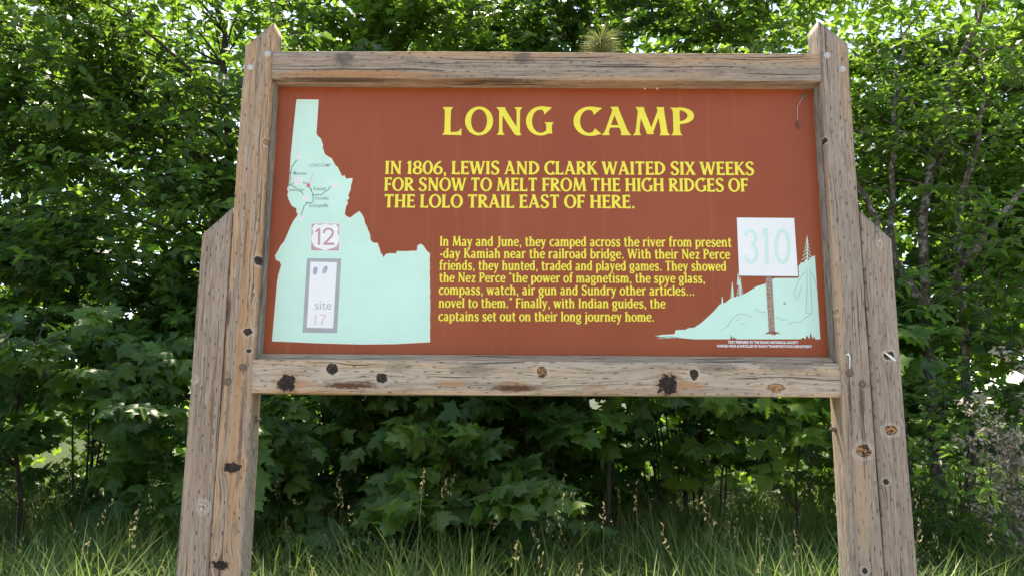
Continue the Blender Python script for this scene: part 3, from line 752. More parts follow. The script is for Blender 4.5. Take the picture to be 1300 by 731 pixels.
G['U'] = (.80, [g_V(.15, .3, 1, TK, 0, .85), g_S([(.15, .35), (.19, .1), (.40, .0), (.60, .1), (.65, .35)], [TK, TK*.8, TN, .08, .085]), g_V(.65, .3, 1, .085, 0, .9)])
G['V'] = (.76, [g_D((.1, 1), (.40, 0), TK, .8, 0), g_D((.68, 1), (.40, 0), .085, .9, 0)])
G['W'] = (1.10, [g_D((.09, 1), (.32, 0), TK, .8, 0), g_D((.56, .98), (.33, 0), .08, .2, 0), g_D((.53, .98), (.78, 0), TK, .5, 0), g_D((1.02, 1), (.79, 0), .085, .9, 0)])
G['X'] = (.74, [g_D((.1, 1), (.64, 0), TK, .8, .8), g_D((.62, 1), (.11, 0), .085, .9, .9)])
G['Y'] = (.72, [g_D((.08, 1), (.36, .45), TK, .8, 0), g_D((.64, 1), (.37, .45), .085, .9, 0), g_V(.36, 0, .5, TK, .85, 0)])
G['Z'] = (.66, [g_H(.58, .07, .955, .08, 0, 1, -.7), g_D((.56, .97), (.12, .03), TK, 0, 0), g_H(.1, .6, .045, .08, 0, 1, .7)])
G['1'] = (.40, [g_V(.22, 0, 1, TK, .85, .1), g_S([(.2, .96), (.12, .86), (.05, .82)], [.12, .09, .09])])
G['8'] = (.66, [g_A(.33, .745, .21, .225, 0, 360, TK*.85), g_A(.33, .26, .255, .235, 0, 360, TK*.95)])
G['0'] = (.72, [g_A(.36, .5, .28, .475, 0, 360)])
G['6'] = (.64, [g_A(.33, .29, .25, .265, 0, 360, TK*.95), g_S([(.53, .97), (.34, .86), (.16, .62), (.08, .32)], [.08, TK*.7, TK*.9, TK*.9])])
G[','] = (.26, [g_dot(.13, .06, .085), g_S([(.17, .05), (.15, -.08), (.07, -.16)], [.09, .07, .03])])
G['.'] = (.28, [g_dot(.14, .07, .09)])
G['-'] = (.34, [g_H(.04, .30, .36, .10, .4, .4)])
G['"'] = (.32, [g_D((.11, 1.03), (.08, .80), .10, .2, -.3), g_D((.25, 1.03), (.22, .80), .10, .2, -.3)])
G['`'] = (.32, [g_D((.08, 1.03), (.11, .80), .07, -.2, .3), g_D((.22, 1.03), (.25, .80), .07, -.2, .3)])
G[' '] = (.30, [])
xh = .70; TL = .16; TLn = .075
def lc(a, cy, rx, ry, a0=0, a1=360, **k): return g_A(a, cy, rx, ry, a0, a1, TL, TLn, **k)
def arch(x0, x1, top=xh): return g_S([(x0, top-.24), (x0+(x1-x0)*.35, top-.06), (x0+(x1-x0)*.72, top-.045), (x1, top-.22), (x1, top-.34)], [.06, .085, .11, TL, TL])
G['a'] = (.58, [g_S([(.08, xh-.12), (.22, xh-.035), (.38, xh-.08), (.42, xh-.26)], [.13, .085, TL*.8, TL]), g_V(.42, 0, xh-.2, TL, .6, 0), g_A(.25, .185, .17, .155, 60, 330, TL, TLn)])
G['b'] = (.62, [g_V(.13, 0, 1, TL, .3, .7), lc(.33, xh/2, .22, xh/2-.03)])
G['c'] = (.54, [lc(.32, xh/2, .24, xh/2-.03, 50, 315, e0=.9, e1=.3)])
G['d'] = (.64, [g_V(.47, 0, 1, TL, .6, .7), lc(.29, xh/2, .22, xh/2-.03)])
G['e'] = (.56, [lc(.30, xh/2, .23, xh/2-.03, 12, 318, e1=.3), g_H(.1, .53, xh*.53, .07, 0, 0)])
G['f'] = (.40, [g_V(.17, 0, .82, TL, .8, 0), g_S([(.17, .76), (.20, .93), (.32, 1.0), (.42, .95)], [TL, TL*.85, .09, .13]), g_H(.02, .36, xh-.035, .07, .3, .3)])
G['g'] = (.60, [lc(.27, .43, .20, .235), g_H(.36, .56, xh-.05, .07, 0, .4), g_S([(.16, .22), (.12, .10), (.30, .05), (.48, -.02), (.46, -.18), (.26, -.25), (.08, -.18), (.12, -.04), (.28, .02)], [.07, .1, .11, TL, TL*.8, .07, TL*.7, .09, .05])])
G['h'] = (.66, [g_V(.13, 0, 1, TL, .8, .7), g_V(.50, 0, xh-.28, TL, .8, 0), arch(.17, .50)])
G['i'] = (.28, [g_V(.14, 0, xh, TL, .8, .6), g_dot(.13, .90, .085)])
G['j'] = (.30, [g_V(.16, -.08, xh, TL, 0, .6), g_S([(.16, 0), (.14, -.19), (.0, -.24)], [TL, TL*.8, .09]), g_dot(.15, .90, .085)])
G['k'] = (.60, [g_V(.13, 0, 1, TL, .8, .7), g_D((.48, xh), (.18, .33), .08, .8, 0), g_D((.24, .42), (.52, 0), TL, 0, .7)])
G['l'] = (.28, [g_V(.14, 0, 1, TL, .8, .7)])
G['m'] = (.98, [g_V(.13, 0, xh, TL, .8, .6), g_V(.48, 0, xh-.28, TL, .8, 0), arch(.17, .48), g_V(.83, 0, xh-.28, TL, .8, 0), arch(.52, .83)])
G['n'] = (.66, [g_V(.13, 0, xh, TL, .8, .6), g_V(.50, 0, xh-.28, TL, .8, 0), arch(.17, .50)])
G['o'] = (.60, [lc(.30, xh/2, .235, xh/2-.03)])
G['p'] = (.62, [g_V(.13, -.26, xh, TL, .8, .4), lc(.33, xh/2, .22, xh/2-.03)])
G['r'] = (.46, [g_V(.13, 0, xh, TL, .8, .6), g_S([(.18, xh-.2), (.27, xh-.07), (.38, xh-.05), (.44, xh-.1)], [.06, .09, .13, .15])])
G['s'] = (.50, [S_shape(.06, .38, xh, TL, TLn)])
G['t'] = (.42, [g_V(.17, .15, .90, TL, 0, .2), g_S([(.17, .22), (.20, .06), (.32, .03), (.41, .08)], [TL, TL*.85, .08, .05]), g_H(.02, .38, xh-.035, .07, .2, .3)])
G['u'] = (.66, [g_V(.13, .25, xh, TL, 0, .7), g_S([(.13, .3), (.17, .08), (.30, .03), (.46, .2)], [TL, TL*.85, .085, .06]), g_V(.51, 0, xh, TL, .6, .7)])
G['v'] = (.58, [g_D((.08, xh), (.30, 0), TL, .8, 0), g_D((.50, xh), (.30, 0), .08, .8, 0)])
G['w'] = (.86, [g_D((.08, xh), (.26, 0), TL, .8, 0), g_D((.44, xh), (.27, 0), .075, .1, 0), g_D((.42, xh), (.62, 0), TL, .4, 0), g_D((.79, xh), (.63, 0), .08, .8, 0)])
G['y'] = (.58, [g_D((.08, xh), (.31, .03), TL, .8, 0), g_D((.50, xh), (.20, -.22), .085, .8, 0), g_S([(.23, -.15), (.15, -.25), (.04, -.22)], [.08, .08, .13])])
G['z'] = (.52, [g_H(.46, .06, xh-.045, .075, 0, .8, -.6), g_D((.44, xh-.03), (.10, .03), TL*.85, 0, 0), g_H(.08, .48, .045, .075, 0, .8, .6)])

def set_line(fl, text, a, b_, cap_px, y, mi=0, gap=.055, space=.30, fat=0.0):
    """a,b_: photo pixels of the baseline's two ends; letters stretched to fit between them"""
    A, B = Vector(pp(*a)), Vector(pp(*b_)); H = cap_px*MM
    adv = []; x = 0
    for ch in text:
        wd, st = G[ch]
        if ch == ' ': x += space; continue
        adv.append((x, ch)); x += wd+gap
    tot = x-gap-.06; dirv = (B-A)
    upv = Vector(pp(a[0]+(a[0]-695)*-.00018*cap_px*0, a[1]-cap_px))-A; upv = Vector((0, upv.y))
    def mp(p): return A+dirv*((p[0]-.03)/tot)+upv*p[1]
    for x0, ch in adv:
        for k, (kind, pts, hw) in enumerate(G[ch][1]):
            yy = y-.00004*k; b0 = len(fl.V)
            if kind == 'p':
                fl.poly([tuple(mp((p[0]+x0, p[1]))) for p in pts], yy, mi); continue
            hw = [h_+fat*.5 for h_ in hw]
            n = len(pts); L = []; R_ = []
            for i, p in enumerate(pts):
                if kind == 'h': nr = (-1, 0) if pts[-1][1] > pts[0][1] else (1, 0)
                elif kind == 'v': nr = (0, 1) if pts[-1][0] > pts[0][0] else (0, -1)
                else:
                    closed = math.dist(pts[0], pts[-1]) < 1e-6
                    q0 = pts[i-1] if i > 0 else (pts[-2] if closed else pts[0]); q1 = pts[i+1] if i < n-1 else (pts[1] if closed else pts[-1])
                    d = (q1[0]-q0[0], q1[1]-q0[1]); ll = math.hypot(*d) or 1; nr = (-d[1]/ll, d[0]/ll)
                L.append(mp((p[0]+x0+nr[0]*hw[i], p[1]+nr[1]*hw[i]))); R_.append(mp((p[0]+x0-nr[0]*hw[i], p[1]-nr[1]*hw[i])))
            for i in range(n): fl.V += [(L[i].x, yy, L[i].y), (R_[i].x, yy, R_[i].y)]
            for i in range(n-1):
                fl.F.append((b0+2*i, b0+2*i+1, b0+2*i+3, b0+2*i+2)); fl.m.append(mi)
    return fl

f = Flat()
set_line(f, 'LONG', (563, 171.5), (700, 171.8), 35, LY[1], gap=.10, fat=.02)
f.build('title_lettering', M['yellow']); f = Flat()
set_line(f, 'CAMP', (730, 172), (880, 172.3), 35, LY[1], gap=.07, fat=.02)
f.build('title_lettering', M['yellow'])
f = Flat()
set_line(f, 'IN 1806, LEWIS AND CLARK WAITED SIX WEEKS', (489, 221.2), (957, 222.6), 16.5, LY[1], gap=.05, fat=.035)
set_line(f, 'FOR SNOW TO MELT FROM THE HIGH RIDGES OF', (488, 242.4), (949.5, 243.6), 16.5, LY[1], gap=.05, fat=.035)
set_line(f, 'THE LOLO TRAIL EAST OF HERE.', (488, 263.6), (806, 264.6), 16.5, LY[1], gap=.05, fat=.035)
f.build('heading_lettering', M['yellow'])
f = Flat()
BODY = [('In May and June, they camped across the river from present', 558.5, 312.4, 928.5, 313.6), ('-day Kamiah near the railroad bridge. With their Nez Perce', 558.5, 327.6, 926.5, 328.9),
        ('friends, they hunted, traded and played games. They showed', 558, 342.8, 922, 344.0), ('the Nez Perce `the power of magnetism, the spye glass,', 557.8, 358.2, 895, 359.2),
        ('compass, watch, air gun and Sundry other articles...', 557.3, 373.8, 881.5, 374.8), ('novel to them." Finally, with Indian guides, the', 557.3, 390.2, 844.5, 391.0), ('captains set out on their long journey home.', 556.8, 407.0, 830.5, 407.8)]
for tx, x0, y0, x1, y1 in BODY: set_line(f, tx, (x0, y0), (x1, y1), 12.2, LY[1], gap=.065, space=.34, fat=.03)
f.build('body_lettering', M['yellow'])

# ------------------------------------------------------------------ cocoons on the sign
def blob(name, c, r, mat, parent=None, seed=0, n=10):
    bm = bmesh.new(); bmesh.ops.create_uvsphere(bm, u_segments=n, v_segments=8, radius=1)
    rr = random.Random(seed)
    for v in bm.verts: k = 1+(rr.random()-.5)*.3; v.co = Vector((v.co.x*r[0]*k, v.co.y*r[1]*k, v.co.z*r[2]*k))+Vector(c)
    me = bpy.data.meshes.new(name); bm.to_mesh(me); bm.free(); me.materials.append(mat)
    for p in me.polygons: p.use_smooth = True
    o = bpy.data.objects.new(name, me); COL.objects.link(o)
    if parent: o.parent = parent
    return o
def tube(V, Fs, pts, rad, ns=5):
    b0 = len(V); n = len(pts)
    for i, p in enumerate(pts):
        a = pts[max(i-1, 0)]; c_ = pts[min(i+1, n-1)]
        d = Vector(c_)-Vector(a); d = d.normalized() if d.length > 1e-9 else Vector((0, 0, 1))
        u = d.orthogonal().normalized(); v = d.cross(u); r = rad[i] if isinstance(rad, (list, tuple)) else rad
        for k in range(ns):
            th = 2*math.pi*k/ns; V.append(tuple(Vector(p)+u*r*math.cos(th)+v*r*math.sin(th)))
    for i in range(n-1):
        for k in range(ns): Fs.append((b0+i*ns+k, b0+i*ns+(k+1) % ns, b0+(i+1)*ns+(k+1) % ns, b0+(i+1)*ns+k))
x, z = on_plane(1013.5, 158, PY-.012)
ck = empty('cocoon', (x, PY-.006, z)); tag(ck, 'brown cocoon dangling on a web thread near the top right corner of the sign face', 'cocoon')
blob('cocoon_case', (0, 0, 0), (.006, .006, .020), M['cocoon'], ck, 4)
V, Fs = [], []
x2, z2 = on_plane(1012, 136, PY); x3, z3 = on_plane(1019, 124, PY)
tube(V, Fs, [(0, 0, .018), (x2-x, .003, z2-z), (x3-x, .004, z3-z)], .0012); mesh_obj('web_thread', V, Fs, M['thread'], ck)
for px, py, lab in ((818.5, 113, 'small pale cocoon under the top trim, the left one of the pair'), (834, 113, 'small pale cocoon under the top trim, the right one of the pair')):
    x, z = on_plane(px, py, PY); o = blob('small_cocoon', (0, 0, 0), (.006, .006, .007), M['thread'], None, int(px)); o.location = (x, PY-.005, z)
    tag(o, lab, 'cocoon', 'small pale cocoons under the top trim')

# ------------------------------------------------------------------ plants
def leaf_template(kind):
    if kind == 'maple':
        half = [(.0, .0), (.20, -.05), (.40, .0), (.30, .17), (.46, .24), (.60, .47), (.40, .45), (.25, .50), (.27, .66), (.12, .74)]
        loop = half+[(0, 1.0)]+[(-a, b_) for a, b_ in half[:0:-1]]
        P = [(0, .30)]+loop
        V = np.array([(a, b_, .10-.35*abs(a)-.22*max(b_-.3, 0)**1.5) for a, b_ in P])
        n = len(loop); faces = [(0, 1+i, 1+(i+1) % n) for i in range(n)]
    elif kind == 'oval':
        P = [(0, 0), (.20, .25), (.25, .52), (.12, .82), (0, 1.0), (-.12, .82), (-.25, .52), (-.20, .25)]
        V = np.array([(a, b_, .35*abs(a)-.25*b_*b_) for a, b_ in P])
        faces = [(0, 1, 2, 3, 4), (0, 4, 5, 6, 7)]
    else:                                   # coarse lobed leaf for distant crowns
        P = [(0, 0), (.45, .1), (.5, .5), (.2, .6), (0, 1.0), (-.2, .6), (-.5, .5), (-.45, .1)]
        V = np.array([(a, b_, -.3*abs(a)-.15*b_*b_) for a, b_ in P])
        faces = [(0, 1, 2, 3, 4), (0, 4, 5, 6, 7)]
    return V, faces
TEMPL = {k: leaf_template(k) for k in ('maple', 'oval', 'coarse')}

def leaves(name, kind, pos, direc, nrm, size, mat, parent, tone):
    T, faces = TEMPL[kind]; n = len(pos); k = len(T)
    d = direc/np.linalg.norm(direc, axis=1)[:, None]
    nn = nrm-(nrm*d).sum(1)[:, None]*d; nn /= np.linalg.norm(nn, axis=1)[:, None]+1e-9
    r = np.cross(d, nn)
    q = np.random.RandomState(n % 9973)
    Tx = T[None, :, 0]*(.78+.42*q.rand(n))[:, None]*np.where(T[None, :, 0] > 0, (.82+.36*q.rand(n))[:, None], 1.0)
    Ty = np.repeat(T[None, :, 1], n, 0)
    Tz = T[None, :, 2]*(.2+2.1*q.rand(n))[:, None]+.22*(q.rand(n)-.5)[:, None]*T[None, :, 0]+.05*q.randn(n, k)*(np.abs(T[None, :, 0]) > .2)
    V = pos[:, None, :]+size[:, None, None]*(Tx[:, :, None]*r[:, None, :]+Ty[:, :, None]*d[:, None, :]+Tz[:, :, None]*nn[:, None, :])
    fl = np.concatenate([np.array(f_) for f_ in faces]); szs = np.array([len(f_) for f_ in faces])
    loops = (fl[None, :]+(np.arange(n)*k)[:, None]).ravel()
    return np_mesh(name, V.reshape(-1, 3), loops, np.tile(szs, n), mat, parent, np.repeat(tone, k))

def bez(p0, p1, p2, n=6):
    return [tuple((1-u)**2*np.array(p0)+2*u*(1-u)*np.array(p1)+u*u*np.array(p2)) for u in np.linspace(0, 1, n)]

TOCAM = np.array([0, -1.0, 0])
def tree(name, label, cat, base, trunk, r0, blobs, kind, size, nleaf, mat, bark, seed, group=None, spray=(.45, .95), face=.55, limb_share=.22, droop=.25, trunk_name='trunk', crown_name='crown', extra_stems=(), clump=1.0):
    """trunk: points relative to base; blobs: (centre rel. to base, radii, number of sprays)"""
    rr = np.random.RandomState(seed)
    bx, by = base; bz = gz(bx, by)-.04
    root = empty(name, (bx, by, bz)); tag(root, label, cat, group)
    V, Fs = [], []
    stems = [trunk]+list(extra_stems)
    dense = []
    for si, st in enumerate(stems):
        st = np.array(st, float); q = []
        for i in range(len(st)-1):
            p0, p1, p2, p3 = st[max(i-1, 0)], st[i], st[i+1], st[min(i+2, len(st)-1)]
            for u in np.linspace(0, 1, 6)[:-1]: q.append(.5*((2*p1)+(p2-p0)*u+(2*p0-5*p1+4*p2-p3)*u*u+(3*p1-p0-3*p2+p3)*u**3))
        q.append(st[-1]); q = np.array(q); q[1:] += rr.randn(len(q)-1, 3)*r0*.25
        rad = [r0*(1 if si == 0 else .7)*(1-.82*i/(len(q)-1)) for i in range(len(q))]
        if si == 0: rad[0] *= 1.25
        tube(V, Fs, [tuple(p) for p in q], rad, 8); dense.append(q)
    allq = np.concatenate(dense)
    pos, dr, nr, sz_, tn = [], [], [], [], []
    for (c, rad, ns) in blobs:
        c = np.array(c, float); rad = np.array(rad, float)
        ncl = max(4, int(ns/7)); cl = []
        for _ in range(ncl):
            v = rr.randn(3); v /= np.linalg.norm(v); cl.append(c+v*rr.rand()**.42*rad)
        for _ in range(ns):
            p = cl[rr.randint(ncl)]+rr.randn(3)*np.array([.34, .28, .13])*clump
            if p[2] < .12: p[2] = .12+rr.rand()*.3
            out = p-c*np.array([1, 1, .6]); out[2] *= .25; out = out/(np.linalg.norm(out)+1e-6)+rr.randn(3)*np.array([.5, .5, .2])
            out[2] -= droop*rr.rand(); out /= np.linalg.norm(out)
            L = spray[0]+(spray[1]-spray[0])*rr.rand(); start = p-out*L*.5
            if rr.rand() < limb_share:
                below = allq[allq[:, 2] < max(start[2]-.15, allq[:, 2].min()+.3)]
                if len(below) == 0: below = allq[:3]
                a = below[np.argmin(np.linalg.norm(below-start, axis=1)+rr.rand(len(below))*.8)]
                mid = (a+start)/2+np.array([0, 0, .12*np.linalg.norm(start-a)])
                d_ = np.linalg.norm(start-a); rb = min(r0*.38, .008+.008*d_)
                pts = bez(a, mid, start, 5); tube(V, Fs, pts, [rb*(1-.65*i/4) for i in range(5)], 4)
            end = p+out*L*.5-np.array([0, 0, .12*L])
            tw = bez(start, p+np.array([0, 0, .04*L]), end, 4); tube(V, Fs, tw, [.006, .005, .004, .002], 3)
            tw = np.array(tw); side = np.cross(out, [0, 0, 1]); side /= np.linalg.norm(side)+1e-6
            btone = rr.rand()
            for k in range(nleaf):
                u = (k+.5+rr.rand()*.6)/nleaf; u = min(u, .999); i = int(u*3); q = tw[i]+(tw[i+1]-tw[i])*(u*3-i)
                sgn = 1 if k % 2 else -1
                d = side*sgn*(.9-.5*u)+out*(.35+.7*u)+rr.randn(3)*.28; d[2] -= .35*rr.rand()+.1
                n_ = np.array([0, 0, 1.0])*.75+TOCAM*face*(.4+rr.rand())+rr.randn(3)*.33
                pos.append(q+d*size*.15+rr.randn(3)*.02); dr.append(d); nr.append(n_); sz_.append(size*(.65+.6*rr.rand())); tn.append(np.clip(1.0*btone**1.3+.28*(rr.rand()-.5), 0, 1))
    leaves(crown_name, kind, np.array(pos), np.array(dr), np.array(nr), np.array(sz_), mat, root, np.array(tn))
    mesh_obj(trunk_name, V, Fs, bark, root, smooth=True)
    return root, dense

# --- understory maples in front
UG = 'young maples at the edge of the thicket'
tree('maple_sapling', 'broad-leaved maple sapling left of the sign, its leaves reaching the photo\'s left edge', 'sapling', (-4.25, 3.2), [(0, 0, 0), (.05, 0, .9), (-.1, .05, 1.7), (.1, 0, 2.5)], .025,
     [((.0, -.1, 1.75), (1.0, .55, .75), 62), ((-.7, 0, 1.2), (.7, .5, .5), 18)], 'maple', .175, 10, M['maple'], M['bark'], 21, UG, (.35, .6), .8)
tree('maple_sapling', 'small maple sapling directly left of the short left post', 'sapling', (-2.75, 3.3), [(0, 0, 0), (-.03, 0, .8), (.1, .05, 1.9)], .018,
     [((.0, -.1, 1.45), (.85, .5, .70), 62), ((.5, .2, .9), (.6, .4, .4), 24)], 'maple', .165, 10, M['maple'], M['bark'], 22, UG, (.3, .55), .8)
tree('maple_sapling', 'lowest maple sapling, drooping into the grass below the left half of the sign', 'sapling', (-1.0, 3.0), [(0, 0, 0), (.03, 0, .6), (-.05, -.05, 1.35)], .014,
     [((.05, -.15, .98), (.66, .35, .50), 46), ((.45, 0, 1.3), (.65, .3, .35), 26)], 'maple', .175, 10, M['maple'], M['bark'], 23, UG, (.3, .55), .85)
tree('maple_sapling', 'maple sapling hanging its broad leaves beneath the middle of the bottom beam', 'sapling', (.15, 3.7), [(0, 0, 0), (.05, 0, 1.1), (-.1, 0, 2.4), (.1, .1, 3.4)], .03,
     [((-.2, -.2, 1.95), (1.3, .6, .50), 84), ((-1.3, .1, 1.9), (.8, .5, .55), 50), ((1.0, 0, 2.1), (.8, .5, .45), 44), ((-.5, .2, 1.2), (1.2, .4, .5), 44), ((0, 0, 3.0), (1.2, .8, .6), 30)], 'maple', .185, 10, M['maple'], M['bark'], 24, UG, (.35, .6), .8)
tree('maple_sapling', 'shaded maple sapling just right of the left posts, its leaves below the bottom beam', 'sapling', (-1.95, 4.1), [(0, 0, 0), (.04, 0, 1.0), (-.06, 0, 2.1)], .02,
     [((.1, -.1, 1.75), (.75, .45, .6), 50), ((.1, .2, .95), (.8, .4, .4), 30)], 'maple', .175, 10, M['maple'], M['bark'], 28, UG, (.3, .55), .8)
tree('maple_sapling', 'bright green maple sapling beside the inner face of the right post', 'sapling', (2.25, 3.3), [(0, 0, 0), (-.05, 0, .9), (.1, .05, 1.9)], .018,
     [((-.05, -.1, 1.62), (.58, .4, .50), 36), ((.1, 0, 2.2), (.6, .4, .3), 16)], 'maple', .17, 8, M['fresh'], M['bark'], 25, UG, (.3, .5), .8)
tree('leafy_shrub', 'small-leaved shrub beside the right-hand short post above the grass', 'shrub', (3.3, 2.9), [(0, 0, 0), (.05, 0, .8), (.1, 0, 1.6)], .016,
     [((.0, -.05, 1.15), (.55, .4, .75), 90)], 'oval', .075, 12, M['fresh'], M['bark'], 26, None, (.25, .45), .7, extra_stems=[[(.05, 0, 0), (.25, 0, .7), (.35, .05, 1.4)], [(-.05, 0, 0), (-.2, 0, .7), (-.3, .05, 1.3)]], trunk_name='stems', crown_name='foliage')
tree('leafy_shrub', 'taller shrub with pale sunlit sprays near the photo\'s right edge', 'shrub', (4.5, 3.7), [(0, 0, 0), (.05, 0, 1.0), (.0, 0, 2.3)], .02,
     [((.0, 0, 1.75), (1.1, .5, .75), 110)], 'oval', .10, 12, M['fresh'], M['bark'], 27, None, (.35, .65), .6, trunk_name='stems', crown_name='foliage')

# --- thicket of thin stems seen under the sign
def stems_shrub(name, label, base, n, h, spread, seed, nleaf, mat):
    rr = np.random.RandomState(seed); sts = []
    for i in range(n):
        a = rr.rand()*6.28; s_ = spread*rr.rand()
        sts.append([(s_*.45*math.cos(a), s_*.3*math.sin(a), 0), (s_*.7*math.cos(a)+rr.randn()*.1, s_*.6*math.sin(a), h*.5), (s_*1.2*math.cos(a)+rr.randn()*.25, s_*math.sin(a), h*(.75+.3*rr.rand()))])
    return tree(name, label, 'shrub', base, sts[0], .022, [((0, 0, h*.78), (spread*1.3, spread*.8, h*.30), nleaf*2), ((0, .3, h*.30), (spread*1.3, spread*.6, h*.30), nleaf)], 'maple', .13, 13, mat, M['bark'], seed, 'many-stemmed shrubs in the dark thicket', (.35, .7), .6, extra_stems=sts[1:], trunk_name='stems', crown_name='foliage')
stems_shrub('thicket_shrub', 'many-stemmed shrub whose bare dark stems stand under the right half of the bottom beam', (1.65, 5.0), 16, 2.9, 1.0, 31, 60, M['maple'])
stems_shrub('thicket_shrub', 'many-stemmed shrub in deep shade behind the low maple under the left half of the beam', (-1.3, 5.0), 14, 2.9, 1.0, 32, 70, M['maple'])
stems_shrub('thicket_shrub', 'many-stemmed shrub in the darkest shade left of the posts', (-4.6, 5.0), 12, 3.1, 1.1, 33, 80, M['maple'])
stems_shrub('thicket_shrub', 'many-stemmed shrub in shade behind the right-hand posts', (3.6, 5.2), 12, 3.0, 1.0, 34, 80, M['small'])
stems_shrub('thicket_shrub', 'many-stemmed shrub at the photo\'s far left edge behind the maple sapling', (-6.8, 5.0), 10, 3.0, 1.1, 35, 70, M['maple'])
stems_shrub('thicket_shrub', 'many-stemmed shrub under the bottom beam straight below the panel\'s middle', (.2, 5.6), 12, 2.8, .9, 36, 60, M['maple'])

# --- trees
TG = 'trees behind the sign'
def T(label, base, trunk, r0, blobs, kind, size, nl, mat, bark, seed, **k):
    blobs = [(c_, r_, int(n_*1.35)) for c_, r_, n_ in blobs]; k.setdefault('limb_share', .10)
    return tree('broadleaf_tree', label, 'tree', base, trunk, r0, blobs, kind, size, int(nl*1.25), mat, bark, seed, TG, **k)
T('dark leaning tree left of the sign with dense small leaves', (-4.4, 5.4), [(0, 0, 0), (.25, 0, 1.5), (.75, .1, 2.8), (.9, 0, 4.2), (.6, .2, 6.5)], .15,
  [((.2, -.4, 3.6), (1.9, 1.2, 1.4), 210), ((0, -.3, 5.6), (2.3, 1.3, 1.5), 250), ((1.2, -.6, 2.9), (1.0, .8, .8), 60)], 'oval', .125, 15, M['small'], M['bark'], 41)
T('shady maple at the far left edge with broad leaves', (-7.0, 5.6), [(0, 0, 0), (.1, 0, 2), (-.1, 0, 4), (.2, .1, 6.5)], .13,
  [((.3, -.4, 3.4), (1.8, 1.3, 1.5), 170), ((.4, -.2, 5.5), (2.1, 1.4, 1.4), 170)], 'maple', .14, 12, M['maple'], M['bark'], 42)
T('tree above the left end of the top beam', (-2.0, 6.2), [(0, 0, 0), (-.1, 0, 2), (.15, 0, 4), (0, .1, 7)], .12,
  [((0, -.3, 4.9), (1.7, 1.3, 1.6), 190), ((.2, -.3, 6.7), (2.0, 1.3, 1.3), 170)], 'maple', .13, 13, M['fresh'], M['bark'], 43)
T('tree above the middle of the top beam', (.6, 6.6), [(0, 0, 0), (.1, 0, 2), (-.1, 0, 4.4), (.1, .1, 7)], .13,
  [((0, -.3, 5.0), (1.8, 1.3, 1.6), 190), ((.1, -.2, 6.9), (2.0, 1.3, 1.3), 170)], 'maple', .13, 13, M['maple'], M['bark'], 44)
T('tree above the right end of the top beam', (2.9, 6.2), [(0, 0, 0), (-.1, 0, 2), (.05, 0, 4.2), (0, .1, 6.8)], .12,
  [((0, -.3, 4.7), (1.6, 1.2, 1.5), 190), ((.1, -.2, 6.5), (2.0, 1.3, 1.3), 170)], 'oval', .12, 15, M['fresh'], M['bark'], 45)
T('lichen-crusted leaning tree right of the sign with forked pale limbs', (4.0, 4.5), [(0, 0, 0), (.02, .05, 1.3), (.05, .05, 2.6), (.28, .1, 4.3), (.98, .2, 5.9), (1.5, .3, 7.0)], .085,
  [((.6, .9, 4.0), (1.5, .6, 1.3), 90), ((-.2, .5, 4.6), (1.1, .5, .8), 60), ((1.0, 1.2, 5.8), (1.7, .8, 1.0), 80), ((.1, .1, 6.5), (1.0, .4, .5), 24), ((.6, -.3, 4.4), (1.1, .25, 1.0), 40), ((.4, -.4, 3.0), (1.0, .25, .7), 34)], 'oval', .105, 14, M['fresh'], M['lichen_bark'], 46,
  extra_stems=[[(-.1, .1, 0), (-.25, .1, 1.6), (-.22, .1, 3.2), (-.05, .1, 4.8), (.1, .1, 5.8)], [(.2, 0, 0), (.3, -.1, 1.6), (.38, -.1, 3.3), (.72, -.1, 4.7), (.9, 0, 5.6)], [(.36, -.1, 3.1), (.8, -.2, 3.65), (1.45, -.15, 4.2)], [(.05, .05, 2.6), (-.5, -.1, 3.6), (-.8, -.1, 4.4)]])
T('maple with hanging boughs at the far right edge', (6.4, 5.6), [(0, 0, 0), (-.1, 0, 2), (.1, 0, 4), (.2, .1, 6)], .12,
  [((-.3, -.3, 3.3), (1.8, 1.2, 1.4), 170), ((-.3, -.2, 5.4), (2.0, 1.3, 1.4), 160)], 'maple', .14, 12, M['fresh'], M['bark'], 47)
FG = 'sunlit trees far behind the thicket'
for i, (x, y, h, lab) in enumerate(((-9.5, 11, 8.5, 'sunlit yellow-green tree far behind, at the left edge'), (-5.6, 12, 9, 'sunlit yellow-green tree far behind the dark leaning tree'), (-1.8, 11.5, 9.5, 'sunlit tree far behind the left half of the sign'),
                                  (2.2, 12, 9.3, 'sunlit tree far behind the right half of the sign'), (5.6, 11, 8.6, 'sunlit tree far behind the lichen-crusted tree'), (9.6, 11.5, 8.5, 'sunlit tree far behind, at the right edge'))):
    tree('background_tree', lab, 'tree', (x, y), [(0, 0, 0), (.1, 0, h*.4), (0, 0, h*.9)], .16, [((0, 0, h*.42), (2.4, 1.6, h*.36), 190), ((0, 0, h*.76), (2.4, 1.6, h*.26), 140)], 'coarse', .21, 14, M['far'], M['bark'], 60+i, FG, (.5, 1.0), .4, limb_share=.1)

# --- far wood, one mass
rr = np.random.RandomState(77); n = 48000
P = np.stack([rr.uniform(-24, 24, n), rr.uniform(14, 18, n), 15.5*rr.rand(n)**1.05], 1)
keep = np.sin(P[:, 0]*1.3+P[:, 2]*.8)+np.sin(P[:, 2]*1.9-P[:, 0]*.7+2) > -1.15; P = P[keep]; n = len(P)
P[:, 2] += .25
o = leaves('distant_woodland', 'coarse', P, rr.randn(n, 3)+np.array([0, 0, -.3]), rr.randn(n, 3)*.6+np.array([0, -.4, .8]), rr.uniform(.2, .34, n), M['far'], None, rr.rand(n))
tag(o, 'sunlit woodland mass beyond the trees', 'woodland', kind='stuff')

